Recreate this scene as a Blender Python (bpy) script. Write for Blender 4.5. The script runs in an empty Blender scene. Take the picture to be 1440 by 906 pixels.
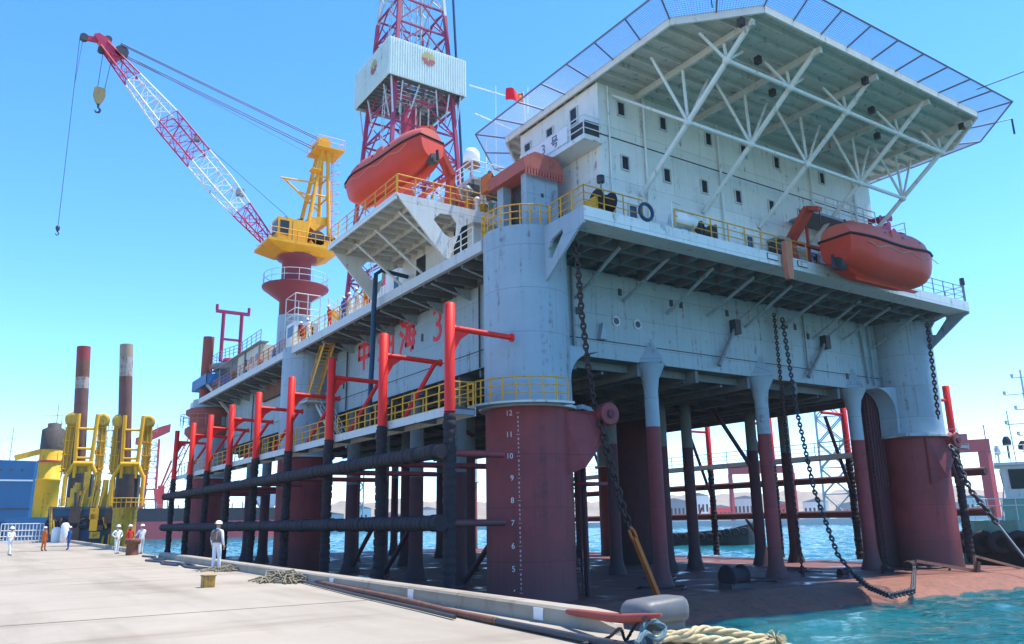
EXPO = 1.3
import bpy, bmesh, math, random
from math import sin, cos, pi, radians as R
from mathutils import Vector as V, Matrix
random.seed(7)
sc = bpy.context.scene
COL = sc.collection

# ------------------------------------------------------------------ camera
EYE = V((0, 0, 1.6)); F = 1127.0; YAW = R(33.716); PIT = R(13.95); ROLL = R(1.0)
_r = V((cos(YAW), -sin(YAW), 0)); _h = V((sin(YAW), cos(YAW), 0))
_f = _h * cos(PIT) + V((0, 0, 1)) * sin(PIT); _u = V((0, 0, 1)) * cos(PIT) - _h * sin(PIT)
_r2 = _r * cos(ROLL) - _u * sin(ROLL); _u2 = _r * sin(ROLL) + _u * cos(ROLL)
cd = bpy.data.cameras.new('camera'); cam = bpy.data.objects.new('camera', cd); COL.objects.link(cam)
cam.matrix_world = Matrix(((_r2.x, _u2.x, -_f.x, EYE.x), (_r2.y, _u2.y, -_f.y, EYE.y), (_r2.z, _u2.z, -_f.z, EYE.z), (0, 0, 0, 1)))
cd.sensor_width = 36; cd.lens = F / 1440 * 36; cd.clip_start = .1; cd.clip_end = 9000
sc.camera = cam

def at(x, y, X=None, Y=None, Z=None, d=None):
    """survey helper: the point seen at photo pixel (x, y) on a known plane of the site"""
    v = _r2 * (x - 720) - _u2 * (y - 453) + _f * F
    t = X / v.x if X is not None else Y / v.y if Y is not None else (Z - 1.6) / v.z if Z is not None else d / math.hypot(v.x, v.y)
    return EYE + v * t

# ------------------------------------------------------------------ materials
def mat(name, col, rough=.5, metal=0., var=.12, rust=0., plate=None, bump=0., sc_=1., rustcol=(.16, .07, .035), emit=None, streak=.25, tide=None):
    m = bpy.data.materials.new(name); m.use_nodes = True
    nt = m.node_tree; N = nt.nodes; L = nt.links; b = N['Principled BSDF']
    b.inputs['Specular IOR Level'].default_value = .32 if rough > .3 else .5
    b.inputs['Roughness'].default_value = rough; b.inputs['Metallic'].default_value = metal
    tc = N.new('ShaderNodeTexCoord'); oi = N.new('ShaderNodeObjectInfo')
    add = N.new('ShaderNodeVectorMath'); add.operation = 'ADD'
    sep = N.new('ShaderNodeVectorMath'); sep.operation = 'SCALE'; sep.inputs[0].default_value = (7, 3, 5)
    L.new(oi.outputs['Random'], sep.inputs['Scale']); L.new(tc.outputs['Object'], add.inputs[0]); L.new(sep.outputs[0], add.inputs[1])
    n1 = N.new('ShaderNodeTexNoise'); n1.inputs['Scale'].default_value = 1.1 * sc_; n1.inputs['Detail'].default_value = 6; n1.inputs['Roughness'].default_value = .62
    L.new(add.outputs[0], n1.inputs['Vector'])
    mx = N.new('ShaderNodeMix'); mx.data_type = 'RGBA'
    c = V(col)
    mx.inputs['A'].default_value = (*[max(0, k * (1 - var * 1.6)) for k in c], 1); mx.inputs['B'].default_value = (*[min(1, k * (1 + var)) for k in c], 1)
    L.new(n1.outputs['Fac'], mx.inputs['Factor'])
    out = mx.outputs['Result']
    mp = N.new('ShaderNodeMapping'); mp.inputs['Scale'].default_value = (2.2 * sc_, 2.2 * sc_, .13 * sc_)
    L.new(add.outputs[0], mp.inputs['Vector'])
    n2 = N.new('ShaderNodeTexNoise'); n2.inputs['Scale'].default_value = 1.5; n2.inputs['Detail'].default_value = 5
    L.new(mp.outputs[0], n2.inputs['Vector'])
    if streak:
        rp = N.new('ShaderNodeMapRange'); rp.inputs[1].default_value = .5; rp.inputs[2].default_value = .8; rp.inputs[4].default_value = streak
        L.new(n2.outputs['Fac'], rp.inputs[0])
        m2 = N.new('ShaderNodeMix'); m2.data_type = 'RGBA'; m2.inputs['B'].default_value = (*[k * .62 for k in c], 1)
        L.new(rp.outputs[0], m2.inputs['Factor']); L.new(out, m2.inputs['A']); out = m2.outputs['Result']
    if rust:
        n3 = N.new('ShaderNodeTexNoise'); n3.inputs['Scale'].default_value = 2.6 * sc_; n3.inputs['Detail'].default_value = 8; n3.inputs['Roughness'].default_value = .7
        L.new(add.outputs[0], n3.inputs['Vector'])
        mu = N.new('ShaderNodeMath'); mu.operation = 'MULTIPLY'; L.new(n3.outputs['Fac'], mu.inputs[0]); L.new(n2.outputs['Fac'], mu.inputs[1])
        r3 = N.new('ShaderNodeMapRange'); r3.inputs[1].default_value = .36 - .16 * rust; r3.inputs[2].default_value = .46 - .12 * rust; r3.inputs[4].default_value = min(1, .55 + rust * .5)
        L.new(mu.outputs[0], r3.inputs[0])
        m3 = N.new('ShaderNodeMix'); m3.data_type = 'RGBA'; m3.inputs['B'].default_value = (*rustcol, 1)
        L.new(r3.outputs[0], m3.inputs['Factor']); L.new(out, m3.inputs['A']); out = m3.outputs['Result']
    if tide:      # weed and slime left on the steel up to the highest tide
        z0, z1, tcol = tide; sz = N.new('ShaderNodeSeparateXYZ'); L.new(tc.outputs['Object'], sz.inputs[0])
        nz = N.new('ShaderNodeTexNoise'); nz.inputs['Scale'].default_value = 1.6; nz.inputs['Detail'].default_value = 7; nz.inputs['Roughness'].default_value = .7; L.new(mp.outputs[0], nz.inputs['Vector'])
        ma = N.new('ShaderNodeMath'); ma.operation = 'MULTIPLY_ADD'; ma.inputs[1].default_value = 2.4; L.new(nz.outputs['Fac'], ma.inputs[0]); L.new(sz.outputs[2], ma.inputs[2])
        rt = N.new('ShaderNodeMapRange'); rt.inputs[1].default_value = z1 + 1.2; rt.inputs[2].default_value = z0 + 1.2; rt.inputs[4].default_value = .8; L.new(ma.outputs[0], rt.inputs[0])
        mt_ = N.new('ShaderNodeMix'); mt_.data_type = 'RGBA'; mt_.inputs['B'].default_value = (*tcol, 1); L.new(rt.outputs[0], mt_.inputs['Factor']); L.new(out, mt_.inputs['A']); out = mt_.outputs['Result']
    hgt = None
    if plate:
        sx = N.new('ShaderNodeSeparateXYZ'); L.new(tc.outputs['Object'], sx.inputs[0])
        a2 = N.new('ShaderNodeMath'); a2.operation = 'ADD'; L.new(sx.outputs[0], a2.inputs[0]); L.new(sx.outputs[1], a2.inputs[1])
        cb = N.new('ShaderNodeCombineXYZ'); L.new(a2.outputs[0], cb.inputs[0]); L.new(sx.outputs[2], cb.inputs[1])
        br = N.new('ShaderNodeTexBrick'); br.inputs['Scale'].default_value = 1; br.inputs['Brick Width'].default_value = plate[0]; br.inputs['Row Height'].default_value = plate[1]
        br.inputs['Mortar Size'].default_value = .018; br.inputs['Mortar Smooth'].default_value = .6
        br.inputs['Color1'].default_value = (1, 1, 1, 1); br.inputs['Color2'].default_value = (.90, .91, .92, 1); br.inputs['Mortar'].default_value = (.58, .58, .58, 1)
        L.new(cb.outputs[0], br.inputs['Vector'])
        m4 = N.new('ShaderNodeMix'); m4.data_type = 'RGBA'; m4.blend_type = 'MULTIPLY'; m4.inputs['Factor'].default_value = 1
        L.new(out, m4.inputs['A']); L.new(br.outputs['Color'], m4.inputs['B']); out = m4.outputs['Result']
        # slight dishing of plates between frames
        wv = N.new('ShaderNodeTexNoise'); wv.inputs['Scale'].default_value = .9; L.new(tc.outputs['Object'], wv.inputs['Vector']); hgt = wv.outputs['Fac']
    L.new(out, b.inputs['Base Color'])
    if bump or hgt:
        bp = N.new('ShaderNodeBump'); bp.inputs['Strength'].default_value = bump or .12; bp.inputs['Distance'].default_value = .05
        L.new(hgt or n1.outputs['Fac'], bp.inputs['Height']); L.new(bp.outputs[0], b.inputs['Normal'])
    rr = N.new('ShaderNodeMapRange'); rr.inputs[3].default_value = max(.05, rough - .12); rr.inputs[4].default_value = min(1, rough + .18)
    L.new(n1.outputs['Fac'], rr.inputs[0]); L.new(rr.outputs[0], b.inputs['Roughness'])
    return m

HULL = mat('hull_paint', (.32, .405, .43), .45, rust=.36, plate=(6.2, 1.6), streak=.5)
COLW = mat('column_paint', (.32, .41, .46), .45, rust=.32, plate=(3.4, 2.2), streak=.3)
WHITE = mat('white_paint', (.76, .755, .69), .45, rust=.28, streak=.3, plate=(4.6, 2.9))
WHITE2 = mat('white_steel', (.74, .745, .69), .45, rust=.25, streak=.2)
GREYW = mat('grey_white_steel', (.55, .57, .55), .5, rust=.25)
UNDER = mat('helideck_underside', (.60, .60, .53), .6, rust=.3, var=.18)
MAROON = mat('antifouling', (.285, .053, .055), .6, rust=.36, var=.3, rustcol=(.11, .04, .04), plate=(3.4, 2.4), streak=.55, tide=(3.4, 6.2, (.075, .045, .045)))
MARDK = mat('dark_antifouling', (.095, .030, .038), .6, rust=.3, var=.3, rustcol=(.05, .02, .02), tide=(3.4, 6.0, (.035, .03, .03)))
REDP = mat('red_post_paint', (.82, .022, .014), .5, rust=.10, var=.1, streak=.2)
YEL = mat('yellow_paint', (.74, .36, .02), .5, rust=.22, var=.15)
YELC = mat('crane_yellow', (.78, .36, .012), .5, rust=.22, var=.15)
BOAT = mat('lifeboat_orange', (.64, .055, .026), .5, rust=0, var=.12, streak=.35)
BOATC = mat('lifeboat_canopy', (.66, .13, .085), .55, var=.12, streak=.3)
DAV = mat('davit_orange', (.52, .07, .04), .55, rust=.3)
CRED = mat('crane_red', (.50, .028, .075), .45, rust=.15)
DRED = mat('derrick_red', (.36, .03, .085), .5, rust=.15)
DGRY = mat('derrick_grey', (.52, .56, .58), .45, rust=.25)
RUBB = mat('rubber', (.032, .023, .027), .75, var=.4, bump=.4, sc_=3, rust=.15, rustcol=(.06, .03, .035))
STEEL = mat('dark_steel', (.055, .058, .065), .5, metal=.2, rust=.4, var=.3)
MIDS = mat('grey_steel', (.22, .25, .27), .5, rust=.35)
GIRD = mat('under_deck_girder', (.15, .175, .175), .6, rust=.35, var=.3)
RUST = mat('rusty_steel', (.20, .085, .05), .75, rust=.6, var=.35, rustcol=(.07, .035, .03), sc_=2)
CHN = mat('chain_steel', (.055, .032, .03), .6, metal=.2, rust=.5, sc_=3, rustcol=(.11, .045, .03))
ORNG = mat('orange_rusted', (.58, .15, .03), .6, rust=.35, var=.25, sc_=2)
BLUE = mat('blue_paint', (.02, .13, .30), .45, rust=.25)
NAVY = mat('dark_blue', (.015, .06, .11), .45, rust=.1)
GLASS = mat('dark_glass', (.018, .026, .032), .12, var=.1, streak=0)
WIND = mat('windwall_sheet', (.70, .78, .72), .5, rust=.2, streak=.35)
HOOD = mat('faded_red_hood', (.46, .115, .085), .6, rust=.2)
ROPE = mat('rope_fibre', (.52, .42, .24), .9, var=.35, sc_=8, streak=0, bump=.5)
ROPEG = mat('old_rope', (.22, .19, .13), .95, var=.4, sc_=8, streak=0, bump=.5)
HAWS = mat('red_hawser', (.33, .065, .048), .7, var=.25, sc_=6, streak=.2)
COVER = mat('white_cloth', (.72, .74, .76), .9, var=.08, streak=0, sc_=4)
ORC = mat('orange_cloth', (.75, .16, .02), .9, var=.1, streak=0, sc_=4)
REDC = mat('red_cloth', (.60, .04, .035), .9, var=.1, streak=0, sc_=4)
BLUC = mat('blue_cloth', (.03, .10, .36), .9, var=.1, streak=0, sc_=4)
VEST = mat('patterned_vest', (.13, .10, .09), .9, var=1.6, streak=0, sc_=9)
SKIN = mat('skin', (.42, .23, .15), .6, var=.05, streak=0)
HELM = mat('helmet_white', (.82, .82, .80), .3, var=.03, streak=0)
HELR = mat('helmet_red', (.65, .04, .03), .3, var=.03, streak=0)
BOOT = mat('boots', (.03, .028, .025), .7, var=.2, streak=0)
LETT = mat('red_lettering', (.78, .03, .045), .5, var=.12, rust=.05)
INKW = mat('white_lettering', (.75, .73, .72), .6, var=.1, streak=0)
INKB = mat('dark_lettering', (.17, .19, .26), .6, var=.1, streak=0)
EMY = mat('emblem_yellow', (.50, .40, .16), .6, var=.2, streak=.2)
EMR = mat('emblem_red', (.46, .10, .09), .6, var=.2, streak=.2)
FLAG = mat('flag_red', (.72, .012, .03), .8, var=.06, streak=0)
FLAGY = mat('flag_yellow', (.85, .62, .03), .8, var=.04, streak=0)
CAST = mat('cast_grey', (.13, .135, .135), .45, rust=.25, var=.22, sc_=3, bump=.25, rustcol=(.17, .11, .07))
PINK = mat('faded_red_crane', (.70, .045, .055), .6, var=.1, streak=.1)
ROCK = mat('bare_hillside', (.30, .25, .19), .95, var=.35, sc_=.05, streak=0, bump=.6)
BLDG = mat('pale_render', (.55, .54, .50), .8, var=.1, streak=.2, sc_=.2)
TUGW = mat('tug_white', (.66, .72, .68), .45, rust=.12)
TUGG = mat('tug_green', (.20, .42, .34), .5, rust=.15)
BLK = mat('black_hull', (.022, .024, .028), .5, rust=.2, sc_=.3)
SHRED = mat('ship_red', (.58, .085, .09), .5, rust=.12, sc_=.3)
DOME = mat('dome_white', (.80, .80, .78), .35, var=.04, streak=.1)

def mesh_mat(o, m):
    o.data.materials.append(m)

# ------------------------------------------------------------------ mesh builder
class M:
    def __init__(s): s.v = []; s.f = []; s.s = []
    def add(s, vs, fs, smooth=False):
        n = len(s.v); s.v += [V(p) for p in vs]
        s.f += [tuple(i + n for i in f) for f in fs]; s.s += [smooth] * len(fs); return s
    def box(s, x0, x1, y0, y1, z0, z1):
        if x1 < x0: x0, x1 = x1, x0
        if y1 < y0: y0, y1 = y1, y0
        return s.add([(x0, y0, z0), (x1, y0, z0), (x1, y1, z0), (x0, y1, z0), (x0, y0, z1), (x1, y0, z1), (x1, y1, z1), (x0, y1, z1)],
                     [(0, 3, 2, 1), (4, 5, 6, 7), (0, 1, 5, 4), (1, 2, 6, 5), (2, 3, 7, 6), (3, 0, 4, 7)])
    def beam(s, p, q, w, h=None, up=(0, 0, 1)):
        p = V(p); q = V(q); h = h or w; d = (q - p).normalized(); up = V(up)
        if abs(d.dot(up)) > .98: up = V((1, 0, 0))
        a = d.cross(up).normalized() * w / 2; b = a.cross(d).normalized() * h / 2
        vs = [p - a - b, p + a - b, p + a + b, p - a + b, q - a - b, q + a - b, q + a + b, q - a + b]
        return s.add(vs, [(0, 1, 2, 3), (7, 6, 5, 4), (0, 4, 5, 1), (1, 5, 6, 2), (2, 6, 7, 3), (3, 7, 4, 0)])
    def tube(s, p, q, r, r2=None, n=8):
        return s.path([p, q], [r, r if r2 is None else r2], n)
    def path(s, pts, r, n=8, closed=False):
        pts = [V(p) for p in pts]; k = len(pts); rs = r if isinstance(r, (list, tuple)) else [r] * k
        rings = []; ref = None
        for i, p in enumerate(pts):
            if closed: d = pts[(i + 1) % k] - pts[i - 1]
            else: d = pts[min(i + 1, k - 1)] - pts[max(i - 1, 0)]
            d.normalize()
            if ref is None: ref = V((0, 0, 1)) if abs(d.z) < .9 else V((1, 0, 0))
            a = d.cross(ref)
            if a.length < 1e-4: a = d.orthogonal()
            a.normalize(); b = a.cross(d).normalized(); ref = b
            rings.append([p + (a * cos(2 * pi * j / n) + b * sin(2 * pi * j / n)) * rs[i] for j in range(n)])
        return s.skin(rings, closed=closed)
    def skin(s, rings, closed=False, caps=True, smooth=True):
        n = len(rings[0]); k = len(rings); vs = [p for r in rings for p in r]; fs = []
        for i in range(k if closed else k - 1):
            a = i * n; b = ((i + 1) % k) * n
            for j in range(n): fs.append((a + j, a + (j + 1) % n, b + (j + 1) % n, b + j))
        s.add(vs, fs, smooth)
        if caps and not closed:
            s.add(rings[0], [tuple(range(n))[::-1]]); s.add(rings[-1], [tuple(range(n))])
        return s
    def lathe(s, c, prof, n=24, axis=(0, 0, 1), smooth=True, caps=True):
        c = V(c); d = V(axis).normalized(); a = d.orthogonal().normalized() if abs(d.z) < .99 else V((1, 0, 0)); b = d.cross(a)
        return s.skin([[c + d * z + (a * cos(2 * pi * j / n) + b * sin(2 * pi * j / n)) * r for j in range(n)] for r, z in prof], smooth=smooth, caps=caps)
    def prism(s, poly, vec):
        poly = [V(p) for p in poly]; vec = V(vec); n = len(poly)
        s.add(poly + [p + vec for p in poly], [tuple(range(n))[::-1], tuple(range(n, 2 * n))] + [(j, (j + 1) % n, n + (j + 1) % n, n + j) for j in range(n)]); return s
    def ball(s, c, r, sz=1, n=14, k=9, smooth=True):
        c = V(c)
        return s.skin([[c + V((cos(2 * pi * j / n) * sin(pi * i / k), sin(2 * pi * j / n) * sin(pi * i / k), -cos(pi * i / k) * sz)) * r for j in range(n)] for i in ([.02] + list(range(1, k)) + [k - .02])], smooth=smooth)
    def ring(s, c, ri, ro, z0, z1, a0=0, a1=2 * pi, n=28):
        c = V(c); P = []
        for i in range(n + 1):
            a = a0 + (a1 - a0) * i / n; e = V((cos(a), sin(a), 0))
            P.append([c + e * ri + V((0, 0, z0)), c + e * ro + V((0, 0, z0)), c + e * ro + V((0, 0, z1)), c + e * ri + V((0, 0, z1))])
        return s.skin(P, smooth=False)
    def build(s, name, m, parent=None, org=None):
        me = bpy.data.meshes.new(name); o = bpy.data.objects.new(name, me)
        if parent is not None: org = V(parent['_o'])
        elif org is None: org = V((0, 0, 0))
        me.from_pydata([tuple(p - V(org)) for p in s.v], [], s.f); me.polygons.foreach_set('use_smooth', s.s); me.update()
        bm = bmesh.new(); bm.from_mesh(me); bmesh.ops.recalc_face_normals(bm, faces=bm.faces); bm.to_mesh(me); bm.free()
        mesh_mat(o, m); COL.objects.link(o)
        if parent is not None: o.parent = parent; o['_o'] = tuple(org)
        else: o.location = org; o['_o'] = tuple(org)
        return o

def tag(o, label, cat, group=None, kind=None):
    o['label'] = label; o['category'] = cat
    if group: o['group'] = group
    if kind: o['kind'] = kind
    return o
def thing(name, label, cat, loc=(0, 0, 0), group=None):
    o = bpy.data.objects.new(name, None); o.empty_display_size = .3; o.location = loc; COL.objects.link(o); o['_o'] = tuple(loc)
    return tag(o, label, cat, group)
def solo(m, name, mt, label, cat, group=None, kind=None):
    lo = V([min(p[i] for p in m.v) for i in range(3)]); hi = V([max(p[i] for p in m.v) for i in range(3)])
    o = m.build(name, mt, None, ((lo.x + hi.x) / 2, (lo.y + hi.y) / 2, lo.z)); return tag(o, label, cat, group, kind)
def struct(m, name, mt):
    o = m.build(name, mt); o['kind'] = 'structure'; return o
KIDS = {}
def dup(root, loc, rz=None, label=None, mats=None):
    c = root.copy(); COL.objects.link(c); c.location = loc
    if rz is not None: c.rotation_euler = (0, 0, rz)
    if label: c['label'] = label
    for ch in [o for o in bpy.data.objects if o.parent == root]:
        d = ch.copy(); COL.objects.link(d); d.parent = c
        for g in [o for o in bpy.data.objects if o.parent == ch]:
            e = g.copy(); COL.objects.link(e); e.parent = d
    return c
def repart(o, loc, like):
    """another part sharing a mesh"""
    c = like.copy(); COL.objects.link(c); c.location = loc; return c

def railing(pts, label, mt, h=1.1, step=1.6, rails=3, group='deck railings', r=.035, cat='railing'):
    pts = [V(p) for p in pts]; t = thing('railing', label, cat, pts[0], group)
    for k in range(rails):
        z = V((0, 0, h * (k + 1) / rails)); M().path([p + z for p in pts], r if k == rails - 1 else r * .75, 6).build('handrail' if k == rails - 1 else 'mid_rail', mt, t)
    first = None
    for i in range(len(pts) - 1):
        L = (pts[i + 1] - pts[i]).length; n = max(1, round(L / step))
        for j in range(n + (i == len(pts) - 2)):
            p = pts[i].lerp(pts[i + 1], j / n)
            if first is None:
                first = M().tube((0, 0, 0), (0, 0, h), r * 1.1, n=6).build('post', mt, None, (0, 0, 0)); first.parent = t; first.location = p - pts[0]
            else: repart(None, p - pts[0], first)
    return t

def chain(pts, label, mt, size=.32, cat='chain', wire=.05, group=None):
    """studless chain: interlocked oval links following pts"""
    pts = [V(p) for p in pts]; m = M(); pitch = size * .72; carry = 0; k = 0
    seg = [(pts[i], pts[i + 1]) for i in range(len(pts) - 1)]
    for p, q in seg:
        L = (q - p).length; d = (q - p).normalized(); a = d.orthogonal().normalized(); b = d.cross(a); s_ = carry
        while s_ < L:
            c = p + d * s_; w = a if k % 2 else b
            w = (w + (b if k % 2 else a) * .25).normalized(); loop = []
            for j in range(10):
                t = 2 * pi * j / 10
                loop.append(c + d * (cos(t) * size * .5) + w * (sin(t) * size * .33))
            m.path(loop, wire, 5, closed=True); s_ += pitch; k += 1
        carry = s_ - L
    return solo(m, 'anchor_chain', mt, label, cat, group)

def text_on(parent, s, size, org, ux, uz, mt, name='lettering', off=.02, wrap=None, thick=.012):
    """writing as a thin mesh: ux reading direction, uz up"""
    cu = bpy.data.curves.new('t', 'FONT'); cu.body = s; cu.size = size; cu.align_x = 'CENTER'; cu.extrude = thick if not wrap else 0
    to = bpy.data.objects.new('t', cu); COL.objects.link(to); dg = bpy.context.evaluated_depsgraph_get()
    me = bpy.data.meshes.new_from_object(to.evaluated_get(dg)); bpy.data.objects.remove(to); bpy.data.curves.remove(cu)
    org = V(org); ux = V(ux); uz = V(uz); nn = ux.cross(uz); po = V(parent['_o'])
    for v in me.vertices:
        if wrap:
            c, rad, a0 = wrap; a = a0 + v.co.x / rad; v.co = V((c[0] + cos(a) * (rad + off), c[1] + sin(a) * (rad + off), org.z + v.co.y)) - po
        else: v.co = org + ux * v.co.x + uz * v.co.y + nn * (off + v.co.z) - po
    me.name = name; o = bpy.data.objects.new(name, me); me.materials.clear(); mesh_mat(o, mt); COL.objects.link(o); o.parent = parent; o['_o'] = tuple(po)
    return o
def strokes(m, lines, org, ux, uz, size, w, th=.02):
    org = V(org); ux = V(ux); uz = V(uz); nn = ux.cross(uz).normalized()
    for i, ln in enumerate(lines):
        for a, b in zip(ln, ln[1:]):
            p = org + ux * a[0] * size + uz * a[1] * size; q = org + ux * b[0] * size + uz * b[1] * size
            d = (q - p).normalized(); e = .3 * w
            m.beam(p - d * e + nn * (.012 + .001 * i), q + d * e + nn * (.012 + .001 * i), w, th, up=nn)
HAN = {
 'zhong': [[(.12, .72), (.88, .72), (.88, .34), (.12, .34), (.12, .72)], [(.5, 1), (.5, 0)]],
 'you': [[(.06, .92), (.2, .8)], [(.0, .64), (.15, .54)], [(.03, .06), (.2, .36)], [(.34, .74), (.96, .74), (.96, .04), (.34, .04), (.34, .74)], [(.65, 1), (.65, .04)], [(.34, .4), (.96, .4)]],
 'hai': [[(.06, .92), (.2, .8)], [(.0, .62), (.15, .52)], [(.03, .04), (.2, .36)], [(.46, 1), (.32, .76)], [(.4, .86), (.96, .86)], [(.44, .68), (.9, .68), (.84, .04), (.72, .0)], [(.46, .68), (.38, .18), (.92, .18)], [(.28, .43), (1.0, .43)], [(.6, .62), (.66, .5)], [(.58, .37), (.64, .25)]],
 'hao': [[(.22, .98), (.78, .98), (.78, .68), (.22, .68), (.22, .98)], [(.05, .52), (.95, .52)], [(.35, .52), (.25, .3), (.78, .3), (.74, .05), (.55, .0)]],
}
# ------------------------------------------------------------------ sky, sun
w = bpy.data.worlds.new('World'); sc.world = w; w.use_nodes = True
wn = w.node_tree.nodes; wl = w.node_tree.links
sky = wn.new('ShaderNodeTexSky'); sky.sky_type = 'NISHITA'; sky.sun_disc = False
SD = V((.40, -.13, 1)).normalized()      # towards the sun
sky.sun_elevation = math.asin(SD.z); sky.sun_rotation = math.atan2(SD.x, SD.y)
sky.air_density = .82; sky.dust_density = .0; sky.ozone_density = 3.2; sky.altitude = 0
hs = wn.new('ShaderNodeHueSaturation'); hs.inputs['Saturation'].default_value = 1.24
tn = wn.new('ShaderNodeMix'); tn.data_type = 'RGBA'; tn.blend_type = 'MULTIPLY'; tn.inputs['Factor'].default_value = 1; tn.inputs['B'].default_value = (.95, 1.04, 1.13, 1)
wl.new(sky.outputs[0], hs.inputs['Color']); wl.new(hs.outputs[0], tn.inputs['A']); wl.new(tn.outputs['Result'], wn['Background'].inputs[0]); wn['Background'].inputs[1].default_value = .15
sl = bpy.data.lights.new('sun', 'SUN'); sl.energy = 3.4; sl.angle = R(.55); sl.color = (1, .935, .83)
so = bpy.data.objects.new('sun', sl); COL.objects.link(so); so.rotation_euler = (-SD).to_track_quat('-Z', 'Y').to_euler(); so.location = SD * 200
sc.view_settings.view_transform = 'Standard'; sc.view_settings.look = 'None'; sc.view_settings.exposure = EXPO; sc.view_settings.gamma = 1; sc.view_settings.use_curve_mapping = False
sc.cycles.max_bounces = 8; sc.cycles.diffuse_bounces = 4; sc.cycles.use_denoising = True

# ------------------------------------------------------------------ water
def water_mat():
    m = bpy.data.materials.new('harbour_water'); m.use_nodes = True; N = m.node_tree.nodes; L = m.node_tree.links; b = N['Principled BSDF']
    tc = N.new('ShaderNodeTexCoord')
    n = N.new('ShaderNodeTexNoise'); n.inputs['Scale'].default_value = .035; n.inputs['Detail'].default_value = 4; L.new(tc.outputs['Object'], n.inputs['Vector'])
    mx = N.new('ShaderNodeMix'); mx.data_type = 'RGBA'; mx.inputs['A'].default_value = (.001, .07, .08, 1); mx.inputs['B'].default_value = (.004, .135, .15, 1)
    L.new(n.outputs['Fac'], mx.inputs['Factor'])
    # churned wake behind the rig, left by the tug
    mp = N.new('ShaderNodeMapping'); mp.inputs['Location'].default_value = (-118, -92, 0); L.new(tc.outputs['Object'], mp.inputs['Vector'])
    mp2 = N.new('ShaderNodeMapping'); mp2.inputs['Rotation'].default_value = (0, 0, R(42)); mp2.inputs['Scale'].default_value = (1 / 26, 1 / 60, 1); mp2.vector_type = 'POINT'; L.new(mp.outputs[0], mp2.inputs['Vector'])
    ln = N.new('ShaderNodeVectorMath'); ln.operation = 'LENGTH'; L.new(mp2.outputs[0], ln.inputs[0])
    fr = N.new('ShaderNodeMapRange'); fr.inputs[1].default_value = 1.0; fr.inputs[2].default_value = .15; fr.inputs[3].default_value = 0; fr.inputs[4].default_value = .42; L.new(ln.outputs['Value'], fr.inputs[0])
    n2 = N.new('ShaderNodeTexNoise'); n2.inputs['Scale'].default_value = .33; n2.inputs['Detail'].default_value = 8; n2.inputs['Roughness'].default_value = .75; L.new(tc.outputs['Object'], n2.inputs['Vector'])
    ad = N.new('ShaderNodeMath'); ad.operation = 'ADD'; L.new(fr.outputs[0], ad.inputs[0]); L.new(n2.outputs['Fac'], ad.inputs[1])
    st = N.new('ShaderNodeMapRange'); st.inputs[1].default_value = .72; st.inputs[2].default_value = .92; L.new(ad.outputs[0], st.inputs[0])
    mf = N.new('ShaderNodeMix'); mf.data_type = 'RGBA'; mf.inputs['B'].default_value = (.62, .72, .72, 1); L.new(st.outputs[0], mf.inputs['Factor']); L.new(mx.outputs['Result'], mf.inputs['A'])
    L.new(mf.outputs['Result'], b.inputs['Base Color']); b.inputs['Roughness'].default_value = .06; b.inputs['IOR'].default_value = 1.33; b.inputs['Specular IOR Level'].default_value = .22
    rg = N.new('ShaderNodeMapRange'); rg.inputs[3].default_value = .06; rg.inputs[4].default_value = .8; L.new(st.outputs[0], rg.inputs[0]); L.new(rg.outputs[0], b.inputs['Roughness'])
    w1 = N.new('ShaderNodeTexNoise'); w1.inputs['Scale'].default_value = .55; w1.inputs['Detail'].default_value = 7; w1.inputs['Roughness'].default_value = .62
    ms = N.new('ShaderNodeMapping'); ms.inputs['Scale'].default_value = (1, 1.7, 1); ms.inputs['Rotation'].default_value = (0, 0, .5); L.new(tc.outputs['Object'], ms.inputs['Vector']); L.new(ms.outputs[0], w1.inputs['Vector'])
    w2 = N.new('ShaderNodeTexNoise'); w2.inputs['Scale'].default_value = 1.9; w2.inputs['Detail'].default_value = 5; L.new(ms.outputs[0], w2.inputs['Vector'])
    w3 = N.new('ShaderNodeMath'); w3.operation = 'MULTIPLY_ADD'; w3.inputs[1].default_value = .38; L.new(w2.outputs['Fac'], w3.inputs[0]); L.new(w1.outputs['Fac'], w3.inputs[2])
    bp = N.new('ShaderNodeBump'); bp.inputs['Strength'].default_value = 1; bp.inputs['Distance'].default_value = .5; L.new(w3.outputs[0], bp.inputs['Height']); L.new(bp.outputs[0], b.inputs['Normal'])
    return m
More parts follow.
